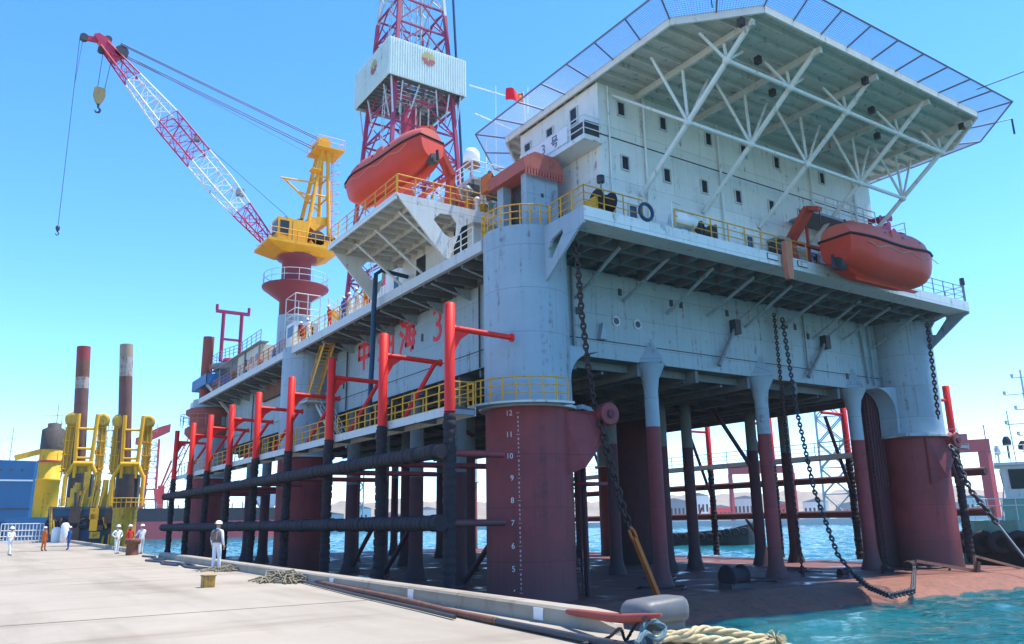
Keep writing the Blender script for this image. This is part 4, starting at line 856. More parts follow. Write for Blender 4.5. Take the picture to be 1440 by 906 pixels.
# chains
chain([at(810, 345, Y=28.6), at(818, 440, Y=28.9), at(828, 520, Y=29.3), at(836, 572, Y=29.8)], 'rusty anchor chain from the front deck edge down to the near fairlead sheave', CHN, .34, wire=.055, group='anchor chains')
chain([at(846, 596, Y=29.75), at(858, 650, Y=29.6), at(877, 720, Y=29.5), at(888, 748, Y=29.5)], 'rusty anchor chain running from the near fairlead to the orange bar', CHN, .46, wire=.075, group='anchor chains')
m = M(); p, q = at(886, 742, Y=29.45), at(930, 850, Y=29.45); d = (q - p).normalized(); m.beam(p + d * .5, q, .19, .26, up=(0, 1, 0)); m.path([p + V((.16 * sin(a), 0, 0)) + d * (.36 - .36 * cos(a)) for a in [k * pi / 6 for k in range(12)]], .075, 6, closed=True)
solo(m, 'chain_tensioner', ORNG, 'orange rusted steel bar at the end of the near anchor chain', 'tensioner')
chain([(42.2, 32.55, 14.3), (42.15, 32.5, 11), (42.2, 32.5, 5), (42.3, 32.4, -1.9)], 'doubled anchor chain hanging straight down beside the middle front leg', CHN, .26, wire=.045, group='anchor chains')
chain([(42.8, 32.4, 14.0), at(1105, 480, Y=32.2), at(1120, 575, Y=31.2), at(1145, 690, Y=29.6), at(1178, 780, Y=27.8), at(1200, 808, Y=26.9), at(1222, 826, Z=-1.86), at(1252, 838, Z=-1.95), at(1284, 831, Z=-1.93), at(1286, 797, Z=-1.75)], 'slack anchor chain sagging from the hull face onto the mat edge', STEEL, .34, wire=.052, group='anchor chains')
chain([at(1304, 458, Y=29.6), at(1312, 520, Y=29.5), at(1320, 590, Y=29.5)], 'dark anchor chain down the far front column', STEEL, .36, wire=.06, group='anchor chains')
ce = at(1404, 738, Y=26.5); chain([at(1338, 630, Y=29.4), at(1365, 690, Y=28), ce], 'dark anchor chain slanting out from the far fairlead over the tug', STEEL, .5, wire=.08, group='anchor chains')
solo(M().tube(ce, at(1500, 860, Y=23), .07), 'anchor_wire', MIDS, 'steel wire carrying on from the slanting chain towards the water', 'wire')
M_ = M()
for p, q, r in ((at(1288, 789, Y=28.5), at(1460, 817, Y=26.5), .17), (at(1370, 782, Y=27.5), at(1450, 803, Y=27), .14), (at(1372, 808, Y=27.4), at(1370, 782, Y=27.5), .14)): M_.beam(p, q, r, r)
solo(M_, 'steel_outrigger', mat('faded_rust', (.34, .16, .10), .75, rust=.4, sc_=2), 'rusty steel outrigger beams lying on the far end of the mat', 'outrigger')
solo(M().beam(at(1372, 830, Y=27.4), at(1376, 790, Y=27.2), .2).beam(at(1400, 825, Y=27.2), at(1440, 800, Y=27), .16), 'steel_prop', RUST, 'rusty props under the outrigger beams by the water', 'prop')
# dark lumps of gear on the mat
for i, (x, y, sx, h, lab) in enumerate(((33.4, 29.8, .62, 1.1, 'large black rubber fender drum on the mat behind the grey bollard'), (43.6, 30.6, .3, .45, 'small black roller on the mat by the middle front leg'), (48.0, 30.5, .35, .5, 'dark mooring fitting on the mat before the last slim leg'), (51.4, 31, .3, .6, 'dark capstan on the mat beside the far column'))):
    t = thing('mat_fitting', lab, 'deck fitting', (x, y, -1.93)); M().lathe((x - sx, y, -1.93 + h * .5), [(h * .42, 0), (h * .55, .05), (h * .42, .15), (h * .42, sx * 1.8), (h * .55, sx * 1.9), (h * .42, sx * 2)], 18, axis=(1, 0, 0)).build('drum', RUBB, t); M().box(x - sx * 1.2, x + sx * 1.2, y - h * .4, y + h * .4, -1.93, -1.93 + h * .22).build('bed', STEEL, t)
for i in range(7): x, y = ((30.4, 31.6), (36.5, 31.2), (38.2, 33.5), (45.5, 34.5), (35, 36), (47, 36), (53, 30.2))[i]; solo(M().path([(x + .9 * sin(k * .9 + i), y + k * .4 - 1, -1.85 + .03 * (k % 3)) for k in range(8)], .07, 6), 'loose_hose', STEEL, ('dark hose lying on the wet mat by the near corner', 'dark hose lying between the first two front legs', 'dark hose curled behind the rubber drum', 'dark hose behind the middle front leg', 'dark hose deep under the hull near the first leg row', 'dark hose deep under the hull near the ladder', 'dark hose at the foot of the far front column')[i], 'hose', 'hoses on the mat')
# dark blue hose from the deckhouse side
solo(M().path([(22.6, 46.3, 17.5), (20.6, 46.0, 17.55), (20.15, 45.9, 17.2), (20.05, 45.85, 15), (20.0, 45.8, 12), (19.8, 45.6, 8), (19.75, 45.5, 6.6)], [.14, .14, .15, .17, .17, .15, .12], 10), 'transfer_hose', NAVY, 'dark blue transfer hose hanging from the deckhouse past the red characters', 'hose')
# ------------------------------------------------------------------ pedestal crane
PC = V((22.3, 68.5, 0)); CY = 68.5
CR_ = thing('pedestal_crane', 'yellow slewing deck crane with a red and white lattice boom', 'crane', (PC.x, PC.y, DZ))
M().lathe(PC, [(1.35, DZ), (1.35, 21.0), (2.9, 22.15), (2.95, 22.3), (1.5, 22.36), (1.3, 23.0), (1.3, 24.7), (1.75, 24.9), (1.75, 25.2)], 30).build('pedestal', mat('pedestal_maroon', (.235, .035, .045), .5, rust=.2), CR_)
M().lathe(PC, [(1.4, DZ), (1.4, 19.6)], 24).build('pedestal_base', COLW, CR_)
pr = M()
for z in (22.85, 23.4): pr.path([PC + V((2.85 * cos(a), 2.85 * sin(a), z)) for a in [k * pi / 12 for k in range(24)]], .03, 5, closed=True)
for k in range(14): a = k * pi / 7; pr.tube(PC + V((2.85 * cos(a), 2.85 * sin(a), 22.3)), PC + V((2.85 * cos(a), 2.85 * sin(a), 23.4)), .03, n=5)
pr.build('pedestal_railing', GREYW, CR_)
sl_ = M(); x0 = PC.x
sl_.skin([[V((x0 + a, CY + b, z)) for a, b in ((-1.8, -1.5), (2.2, -1.5), (2.2, 1.5), (-1.8, 1.5))] if z < 25.3 else [V((x0 + a, CY + b, z)) for a, b in ((-3.3, -2.2), (3.4, -2.2), (3.4, 2.2), (-3.3, 2.2))] for z in (25.15, 25.75, 26.0)], smooth=False)
so_ = sl_.build('slew_platform', YELC, CR_)
ry = M()
for z in (26.5, 27.0): ry.path([(x0 - 3.2, CY - 2.15, z), (x0 + 3.35, CY - 2.15, z), (x0 + 3.35, CY + 2.1, z), (x0 - 3.2, CY + 2.1, z)], .035, 5)
for k in range(9): ry.tube((x0 - 3.2 + k * .82, CY - 2.15, 26), (x0 - 3.2 + k * .82, CY - 2.15, 27.05), .035, n=5)
ry.build('platform_railing', YELC, so_)
cb = M(); cb.box(x0 - 2.5, x0 + .2, CY - 2.0, CY - .2, 26.0, 28.1); cbo = cb.build('cab', YELC, CR_)
M().box(x0 - 2.53, x0 - 2.5, CY - 1.9, CY - .5, 26.7, 27.8).build('windscreen', GLASS, cbo); M().box(x0 - 2.3, x0 - 1.5, CY - 2.03, CY - 2.0, 26.6, 27.8).build('side_window', GLASS, cbo); M().box(x0 - 1.2, x0 - 1.17, CY - 2.02, CY - 2.0, 26.1, 27.9).build('panel_seam', STEEL, cbo)
M().tube((x0 - 1.8, CY - 1.6, 28.2), (x0 + .1, CY - 1.0, 28.3), .14).tube((x0 - 1.2, CY - .9, 28.2), (x0 - .2, CY - 1.7, 28.35), .1).build('roof_hose', STEEL, cbo)
for dx, dy, s_ in ((1.2, -1.4, .7), (2.4, -1.2, .6), (1.5, .9, .8)): M().lathe((x0 + dx, CY + dy - .6, 26.7), [(s_, 0), (s_ * .6, .1), (s_ * .6, 1.1), (s_, 1.2)], 16, axis=(0, 1, 0)).build('winch_drum', STEEL, CR_)
M().box(x0 + .6, x0 + 3.2, CY - 2.0, CY + .2, 26.0, 26.5).build('machinery_box', YELC, CR_)
fr = M(); tops = {}
for sy in (-1, 1):
    fr.tube((x0 + .1, CY + sy * 1.5, 26), (x0 + 1.7, CY + sy * .7, 36.0), .2, n=8); fr.tube((x0 + 2.4, CY + sy * 1.5, 26), (x0 + 2.2, CY + sy * .8, 36.0), .2, n=8)
for z, k in ((31.2, .52), (33.2, .72)):
    f_ = lambda sy, k: V((x0 + .1 + 1.6 * k, CY + sy * (1.5 - .8 * k), 26 + 10 * k)); g_ = lambda sy, k: V((x0 + 2.4 - .2 * k, CY + sy * (1.5 - .7 * k), 26 + 10 * k))
    for sy in (-1, 1): fr.tube(f_(sy, k), g_(sy, k), .1)
    fr.tube(f_(-1, k), f_(1, k), .1); fr.tube(g_(-1, k), g_(1, k), .1)
fo_ = fr.build('gantry_frame', YELC, CR_)
kn = M(); kn.prism([(x0 + .55, CY - 1.25, 28.9), (x0 + 2.35, CY - 1.2, 29.2), (x0 + 2.35, CY - 1.2, 28.5), (x0 + 1.7, CY - 1.2, 28.3), (x0 + 1.1, CY - 1.25, 27.6), (x0 + .45, CY - 1.3, 28.0)], (0, 2.5, 0)); kn.build('gantry_knee', YELC, fo_)
M().box(x0 + .9, x0 + 3.6, CY - 1.6, CY + 1.4, 35.95, 36.1).build('top_platform', YELC, fo_); M().lathe((x0 + 1.8, CY - .9, 36.75), [(.6, 0), (.62, 1.8)], 16, axis=(0, 1, 0)).build('gantry_sheave', YELC, fo_)
tr = M()
for z in (36.6, 37.1): tr.path([(x0 + .9, CY - 1.55, z), (x0 + 3.6, CY - 1.55, z), (x0 + 3.6, CY + 1.35, z), (x0 + .9, CY + 1.35, z), (x0 + .9, CY - 1.55, z)], .03, 5)
for dx, dy in ((.9, -1.55), (2.2, -1.55), (3.6, -1.55), (3.6, 0), (3.6, 1.35), (.9, 1.35), (.9, 0)): tr.tube((x0 + dx, CY + dy, 36), (x0 + dx, CY + dy, 37.1), .03, n=5)
tr.build('top_railing', YELC, fo_)
la = M()
for dy in (-.25, .25): la.tube((x0 + 2.9, CY - .6 + dy, 26), (x0 + 2.75, CY - .6 + dy, 36), .035, n=5)
for k in range(30): la.tube((x0 + 2.9 - .005 * k, CY - .85, 26.3 + k * .32), (x0 + 2.9 - .005 * k, CY - .35, 26.3 + k * .32), .025, n=4)
for k in range(8): la.ring((x0 + 3.15, CY - .6, 0), .38, .42, 28 + k, 28.05 + k, n=10)
la.build('ladder', YELC, fo_)
for p, q in (((x0 + .9, CY - 1, 32.4), (x0 - 2.2, CY - 1, 32.2)), ((x0 - 1.9, CY - 1, 32.2), (x0 + 1.6, CY - .9, 29.6)), ((x0 + 1.1, CY - 1, 31), (x0 - .6, CY - 1, 31.2))): M().tube(p, q, .1).build('side_boom', YELC, fo_)
M().box(x0 + .4, x0 + 1.3, CY - 1.9, CY - .9, 33.4, 33.5).build('rest_platform', YELC, fo_)
# boom: five lattice lengths in alternating colours
BF = V((x0 - 2.9, CY, 26.5)); BT = V((4.9, CY, 41.1)); bd = (BT - BF).normalized(); bn = V((bd.z, 0, -bd.x)); bn = bn if bn.z > 0 else -bn; by = V((0, 1, 0)); BL = (BT - BF).length
def depth(k): return (.45 + min(1, k / .28) * .5) if k < .28 else (.95 if k < .62 else .95 - (k - .62) / .38 * .6)
def ch(k, sy, sn): return BF + bd * BL * k + by * sy * depth(k) * .8 + bn * sn * depth(k)
segs = ((0, .16, CRED), (.16, .43, WHITE2), (.43, .63, CRED), (.63, .83, WHITE2), (.83, 1.0, CRED))
for a, b_, mt in segs:
    m = M(); n = max(3, round((b_ - a) * 24)); 
    for sy in (-1, 1):
        for sn in (-1, 1): m.path([ch(a + (b_ - a) * i / n, sy, sn) for i in range(n + 1)], .075, 6)
    for i in range(n):
        k0, k1 = a + (b_ - a) * i / n, a + (b_ - a) * (i + 1) / n
        for sy in (-1, 1):
            m.tube(ch(k0, sy, -1), ch(k1, sy, 1) if i % 2 else ch(k1, sy, -1) * .5 + ch(k1, sy, 1) * .5, .032, n=4); m.tube(ch(k0, sy, 1 if i % 2 == 0 else -1), ch(k1, sy, -1 if i % 2 == 0 else 1), .035, n=4); m.tube(ch(k1, sy, -1), ch(k1, sy, 1), .03, n=4)
        for sn in (-1, 1): m.tube(ch(k0, -1 if i % 2 else 1, sn), ch(k1, 1 if i % 2 else -1, sn), .035, n=4)
    m.build('boom_section', mt, CR_)
hd = M(); hd.prism([BT - by * .3 + bd * a + bn * b_ for a, b_ in ((-1.8, -.35), (-1.5, .45), (.2, .55), (.9, .25), (1.0, -.15), (.1, -.35))], by * .6); hd.beam(BT + bd * .3 + bn * .1, BT + V((-1.5, 0, .15)), .3, .4); ho = hd.build('boom_head', CRED, CR_)
for c, r_ in ((BT + V((-1.5, -.2, .15)), .32), (BT + bn * .75 - bd * 1.2 + V((0, -.3, 0)), .55), (BT + bn * .6 + bd * .2 - by * .2, .3), (BT - bn * .5 - bd * .3 - by * .2, .28)): M().lathe(c, [(r_, 0), (r_ * .8, .06), (r_ * .8, .34), (r_, .4)], 14, axis=(0, 1, 0)).build('head_sheave', STEEL, ho)
for k, w_ in ((.22, .3), (.5, .2)): c = BF + bd * BL * k + bn * (depth(k) + .1) ; M().box(c.x - w_, c.x + w_, CY - .3, CY + .3, c.z - w_, c.z + w_).build('boom_fitting', MIDS, CR_)
gt = V((x0 + 1.6, CY, 36.8)); bt = BT + bn * .9 - bd * .8
for dy, dz in ((-.7, .25), (-.4, .25), (.3, -.3), (.7, -.3)): M().tube(gt + V((0, dy, dz)), bt + V((0, dy * .7, dz * .9)), .045, n=5).build('luffing_rope', STEEL, CR_)
M().tube(BT + bn * .3 - bd * .4, gt + V((-.8, 0, -1.2)), .018, n=4).build('hoist_rope', STEEL, CR_); M().tube(BF + bd * BL * .55 + bn * 1, V((x0 - .1, CY, 28.3)), .025, n=4).build('hoist_rope', STEEL, CR_)
hk = V((5.0, CY - .05, 36.4))
for dx in (-.18, .34): M().tube((hk.x + dx, hk.y, hk.z + .6), (hk.x + dx * 1.3 + .15, hk.y, BT.z - .9 - dx), .025, n=5).build('hoist_rope', STEEL, CR_)
hb = M(); hb.skin([[hk + V((a * w_, b_ * .18, z)) for a, b_ in ((-1, -1), (1, -1), (1, 1), (-1, 1))] for z, w_ in ((.65, .25), (.5, .42), (-.1, .45), (-.6, .25), (-.85, .1))], smooth=False); hbo = hb.build('hook_block', mat('weathered_yellow', (.26, .21, .09), .6, rust=.4, sc_=3), CR_)
M().path([hk + V((.02, 0, -.8)), hk + V((.02, 0, -1.1)), hk + V((.2, 0, -1.3)), hk + V((.12, 0, -1.55)), hk + V((-.1, 0, -1.58)), hk + V((-.22, 0, -1.4))], [.09, .09, .1, .1, .08, .04], 8).build('hook', STEEL, hbo)
wt = BT + V((-1.8, -.1, .1)); wb = V((wt.x + .15, wt.y, 24.6))
M().tube(wt, wb, .022, n=5).build('whip_rope', STEEL, CR_); M().tube(wt + V((.25, 0, 0)), wb.lerp(wt, .73), .018, n=5).build('whip_rope', STEEL, CR_); M().lathe(wb, [(.03, 0), (.14, -.1), (.16, -.3), (.05, -.55)][::-1], 10).build('whip_weight', STEEL, CR_); M().path([wb + V((0, 0, -.5)), wb + V((.12, 0, -.7)), wb + V((0, 0, -.85)), wb + V((-.12, 0, -.72))], .045, 6).build('whip_hook', STEEL, CR_)
# white stair tower and cabin at the pedestal foot
tw = thing('access_tower', 'white railed access tower and cabin at the crane pedestal foot', 'access tower', (21.6, 65.8, DZ))
M().box(21.0, 23.0, 64.2, 66.4, DZ + .3, 18.2).build('cabin', WHITE2, tw); M().box(20.98, 21.0, 64.5, 66.0, 17.0, 17.9).build('cabin_window', GLASS, tw); M().box(21.3, 22.6, 64.17, 64.2, 16.9, 17.9).build('cabin_window', GLASS, tw)
ts = M()
for z in (18.75, 19.3, 20.6): ts.path([(20.9, 64.1, z), (23.1, 64.1, z), (23.1, 66.5, z), (20.9, 66.5, z), (20.9, 64.1, z)], .04, 5)
for x in (20.9, 22, 23.1):
    for y in (64.1, 66.5): ts.tube((x, y, DZ), (x, y, 20.6), .05, n=5)
ts.build('tower_frame', GREYW, tw); stair((23.4, 63.0, 19.2), (23.4, 57.8, 16.2), (.8, 0, 0), 'tower_stair', tw, YEL)

# ------------------------------------------------------------------ derrick
DX, DY = 39.0, 80.0
DER = thing('derrick', 'tall red and grey lattice drilling derrick with a white emblem box', 'derrick', (DX, DY, DZ))
def hw(z): return 5.0 + (z - 30) * (-2.35 / 40)
def dc_(i, z): s = ((-1, -1), (1, -1), (1, 1), (-1, 1))[i % 4]; h = hw(z); return V((DX + s[0] * h, DY + s[1] * h, z))
lv = [22 + 3.42 * i for i in range(17)]
for i in range(4):
    M().beam(dc_(i, 22), dc_(i, 62.5), .42, .42).build('leg', DRED, DER); M().beam(dc_(i, 62.5), dc_(i, lv[-1]), .36, .36).build('leg', DGRY, DER)
for j in range(16):
    m = M(); z0, z1 = lv[j], lv[j + 1]
    for i in range(4):
        a, b_, c, d = dc_(i, z0), dc_(i + 1, z0), dc_(i + 1, z1), dc_(i, z1); mid = (c + d) / 2
        m.beam(c, d, .2, .2); m.beam(a, mid, .15, .15); m.beam(b_, mid, .15, .15); m.beam(a.lerp(mid, .5), d, .09, .09); m.beam(b_.lerp(mid, .5), c, .09, .09)
    m.build('bracing_panel', DRED if j < 12 else DGRY, DER)
for dx, dy in ((-2.1, -1.8), (1.5, -2.0), (-.6, 1.2), (2.2, 1.6), (0, 0), (.5, -.6)): M().tube((DX + dx, DY + dy, 22), (DX + dx, DY + dy, 76), .09, n=6).build('standpipe', DGRY, DER)
M().tube((44.8, 75.4, 20), (42.4, 76.4, 76), .16, n=8).build('mud_hose', NAVY, DER)
for sx in (-1.2,):
    ll = M()
    for dx in (-.3, .3): ll.tube((DX - hw(22) - .3, DY + sx * 2 + dx, 22), (DX - hw(76) - .3, DY + sx + dx, 76), .05, n=5)
    for k in range(60): z = 22 + k * .9; ll.tube((DX - hw(z) - .3, DY - 2.2, z), (DX - hw(z) - .3, DY - 1.2, z), .04, n=4)
    ll.build('derrick_ladder', DGRY, DER)
# travelling block, inside
M().skin([[V((DX + a * w_, DY + b_ * .5, z)) for a, b_ in ((-1, -1), (1, -1), (1, 1), (-1, 1))] for z, w_ in ((46, .5), (47, .9), (49.5, .9), (50.5, .4))], smooth=False).build('travelling_block', CRED, DER)
# windwall box at the racking board
W0, W1, V0, V1, Z0, Z1 = 33.9, 44.0, 75.0, 85.0, 51.1, 55.9
wl_ = M()
for a in ((W0, W1, V0, V0 + .08), (W0, W1, V1 - .08, V1), (W0, W0 + .08, V0 + .08, V1 - .08), (W1 - .08, W1, V0 + .08, V1 - .08)): wl_.box(*a, Z0, Z1)
wo = wl_.build('windwall', WIND, DER)
rb = M()
for i in range(32):
    u = (i + .5) / 32
    rb.box(W0 + u * 10.1 - .05, W0 + u * 10.1 + .05, V0 - .11, V0, Z0 + .05, Z1 - .05); rb.box(W0 - .11, W0, V0 + u * 10 - .05, V0 + u * 10 + .05, Z0 + .05, Z1 - .05)
rb.build('sheet_ribs', WIND, wo)
M().box(W0, W1, V0, V1, Z0 - .02, Z0 + .02).v
fl_ = M()
for i in range(12): fl_.box(W0 + .1, W1 - .1, V0 + .3 + i * .82, V0 + .4 + i * .82, Z0 + .1, Z0 + .5)
for a in ((W0 + .1, DX - 3.2, V0 + .1, V1 - .1), (DX + 3.2, W1 - .1, V0 + .1, V1 - .1), (DX - 3.2, DX + 3.2, V0 + .1, V0 + 1.6), (DX - 3.2, DX + 3.2, V1 - 2.4, V1 - .1)): fl_.box(*a, Z0 + .5, Z0 + .56)
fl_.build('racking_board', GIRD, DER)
for i in range(4):
    for a, c in ((dc_(i, 46), ((W0, V0), (W1, V0), (W1, V1), (W0, V1))[i]),): M().beam(a, (c[0] * .9 + DX * .1, c[1] * .9 + DY * .1, Z0 + .1), .16).build('board_brace', DGRY, DER)
for p, q in (((W0 + 2, V0 + .6, Z0), (DX - 3, DY - 3.4, 47.5)), ((W1 - 2, V0 + .6, Z0), (DX + 3, DY - 3.4, 47.5)), ((DX - 1, V0 + .5, Z0), (DX - 2, DY - 3.6, 47)), ((DX + 1.2, V0 + .5, Z0), (DX + 2, DY - 3.6, 47)), ((W0 + .5, V0 + 2.5, Z0), (DX - 3.8, DY - 2.5, 47)), ((W0 + .5, V1 - 3, Z0), (DX - 3.8, DY + 2, 47))): M().beam(p, q, .14).build('board_brace', DGRY, DER)
def emblem(c, ux, uz, R_):
    """ten petals round a small hub: upper half yellow, lower half red"""
    c = V(c); ux = V(ux); uz = V(uz); nn = ux.cross(uz)
    for col, rng, nm in ((EMY, range(0, 5), 'emblem_petals'), (EMR, range(5, 10), 'emblem_petals')):
        m = M()
        for k in rng:
            a0 = R(18 + 36 * k); pts = []
            for r_, da in ((.22, -13), (.6, -16.5), (.86, -15.5), (.97, -8), (1.0, 0), (.97, 8), (.86, 15.5), (.6, 16.5), (.22, 13)):
                a = a0 + R(da); pts.append(c + ux * cos(a) * r_ * R_ + uz * sin(a) * r_ * R_ + nn * .14)
            m.add(pts, [tuple(range(9))])
        m.build(nm, col, wo)
ec = at(602, 84, Y=V0); emblem((ec.x, V0, ec.z), (1, 0, 0), (0, 0, 1), .92)
ec2 = at(527, 95, X=W0); emblem((W0, ec2.y, ec2.z), (0, -1, 0), (0, 0, 1), .95)
# drill floor block and substructure under the derrick
DFL = thing('drill_floor', 'machinery and pipe racks under the derrick behind the deckhouse', 'drill floor', (39, 78, DZ))
M().box(32, 46, 72, 88, 20.5, 22).build('floor', DGRY, DFL)
for x in (33, 39, 45):
    for y in (73, 80, 87): M().beam((x, y, DZ), (x, y, 20.5), .6).build('substructure_leg', DRED, DFL)
for i in range(14): M().tube((31 + i * .5, 64, 19.5 + .2 * (i % 3)), (31 + i * .5, 73, 19.8 + .2 * (i % 3)), .12).build('stacked_pipe', MIDS, DFL)

# ------------------------------------------------------------------ aft end: jacking tube, collars, tanks
AFT = thing('aft_mooring_column', 'rusty red upright tube with drum collars at the far end of the rig', 'mooring column', (21.6, 97, 9))
M().lathe((21.3, 96.2, 0), [(.62, 10), (.62, 23.2)], 18).build('tube', RUST if 0 else mat('red_rust', (.30, .07, .05), .7, rust=.4), AFT)
M().lathe((22.3, 97, 0), [(2.0, 11.2), (2.7, 11.9), (2.7, 12.5), (2.2, 12.8), (2.2, 13.8), (2.7, 14.1), (2.7, 14.6), (2.3, 14.8)], 26).build('drum_collar', mat('collar_red', (.36, .09, .06), .65, rust=.35), AFT)
rp_ = M()
for z in (13.4, 13.9): rp_.path([(21.5 + 2.6 * cos(a), 96.2 + 2.6 * sin(a), z) for a in [R(120 + k * 20) for k in range(9)]], .04, 5)
for k in range(9): a = R(120 + k * 20); rp_.tube((21.5 + 2.6 * cos(a), 96.2 + 2.6 * sin(a), 12.6), (21.5 + 2.6 * cos(a), 96.2 + 2.6 * sin(a), 13.9), .04, n=5)
rp_.build('collar_railing', MIDS, AFT)
BLP = thing('aft_platform', 'blue railed platform at the far end of the rig deck', 'platform', (23, 98, 17))
M().box(20.4, 24.5, 92, 99, 17.0, 17.2).build('deck', BLUE, BLP); M().box(20.4, 20.48, 92, 99, 17.2, 18.2).build('side_screen', BLUE, BLP); M().box(20.4, 24.5, 92, 92.08, 17.2, 18.2).build('side_screen', BLUE, BLP); M().beam((20.6, 92.5, 17.0), (23.6, 92.5, 13.6), .25).build('diagonal', GREYW, BLP)
HF = thing('windlass_frame', 'dark red goalpost frame standing on the aft winch house', 'frame', (23.5, 96, 20))
for x in (22.5, 24.6): M().tube((x, 95, 20.2), (x, 95, 26.2), .22).build('post', DRED, HF)
M().beam((21.6, 95, 26.2), (25.5, 95, 26.2), .35).build('top_beam', DRED, HF); M().beam((22.5, 95, 22.9), (24.6, 95, 22.9), .25).build('cross_beam', DRED, HF)
for x in (21.7, 25.4): M().tube((x, 95, 26.3), (x, 95, 27.0), .18).build('horn', DRED, HF)
WH = thing('aft_winch_house', 'dark round winch house with a railed roof near the aft frame', 'winch house', (24, 93, DZ))
M().lathe((23.8, 94, 0), [(2.0, DZ), (2.0, 19.2), (2.5, 19.3), (2.5, 19.6)], 20).build('house', MIDS, WH); M().lathe((23.6, 94.5, 19.6), [(.9, 0), (1.1, .2), (.9, .9), (.4, 1.0)], 14).build('windlass', DRED, WH)
for i, (x0_, x1_, y0, y1, z1, mt, lab) in enumerate(((23.0, 27, 86.5, 89.5, 19.3, GREYW, 'round white tank on the aft deck before the winch house'), (21.9, 26, 77, 85, 18.8, mat('cream_paint', (.58, .54, .44), .6, rust=.35), 'long cream cabin on the aft deck'), (22.6, 26, 71.5, 76, 18.0, GREYW, 'grey white deck container behind the crane pedestal'))):
    t = thing('deck_tank' if i == 0 else 'deck_cabin', lab, 'tank' if i == 0 else 'cabin', (x0_, y0, DZ))
    if i == 0: M().lathe((24.8, 88, 0), [(1.6, DZ), (1.6, z1), (1.3, z1 + .2)], 20).build('shell', mt, t); M().lathe((24.8, 88, 0), [(1.66, 17.5), (1.66, 17.6)], 20).build('hoop', MIDS, t)
    else:
        M().box(x0_, x1_, y0, y1, DZ, z1).build('body', mt, t)
        for k in range(3): M().box(x0_ - .03, x0_, y0 + .8 + k * 1.8, y0 + 1.5 + k * 1.8, z1 - 1.5, z1 - .8).build('window', GLASS, t)
railing([(21.6, 76, 18.9), (21.6, 84, 18.9), (21.6, 91, 19.6), (21.6, 95, 19.6), (24, 96.5, 19.6)], 'grey railing on the upper aft deck under the sky', MIDS, 1.1, 1.7, 3, 'aft railings')
pt = thing('aft_upper_walkway', 'dark upper walkway along the aft deck', 'walkway', (22, 84, 18.8)); M().box(21.5, 22.4, 76, 95, 18.82, 18.9).build('deck', MIDS, pt)
for y in (77, 82, 87, 92): M().tube((21.8, y, DZ), (21.8, y, 18.75), .09).build('post', MIDS, pt)
for i in range(10): solo(M().lathe((21.9 + .5 * (i % 2), 67.5 + i * 2.3, DZ), [(.3, 0), (.34, .2), (.28, .8 + .3 * (i % 3)), (.1, 1.1 + .3 * (i % 3))], 10), 'deck_drum', (RUST, YELC, BLUE, ORNG)[i % 4], f'{("rusty", "yellow", "blue", "orange")[i % 4]} drum on the aft deck edge, {["first", "second", "third", "fourth", "fifth", "sixth", "seventh", "eighth", "ninth", "tenth"][i]} behind the railing from the crane', 'drum', 'drums along the aft deck edge')
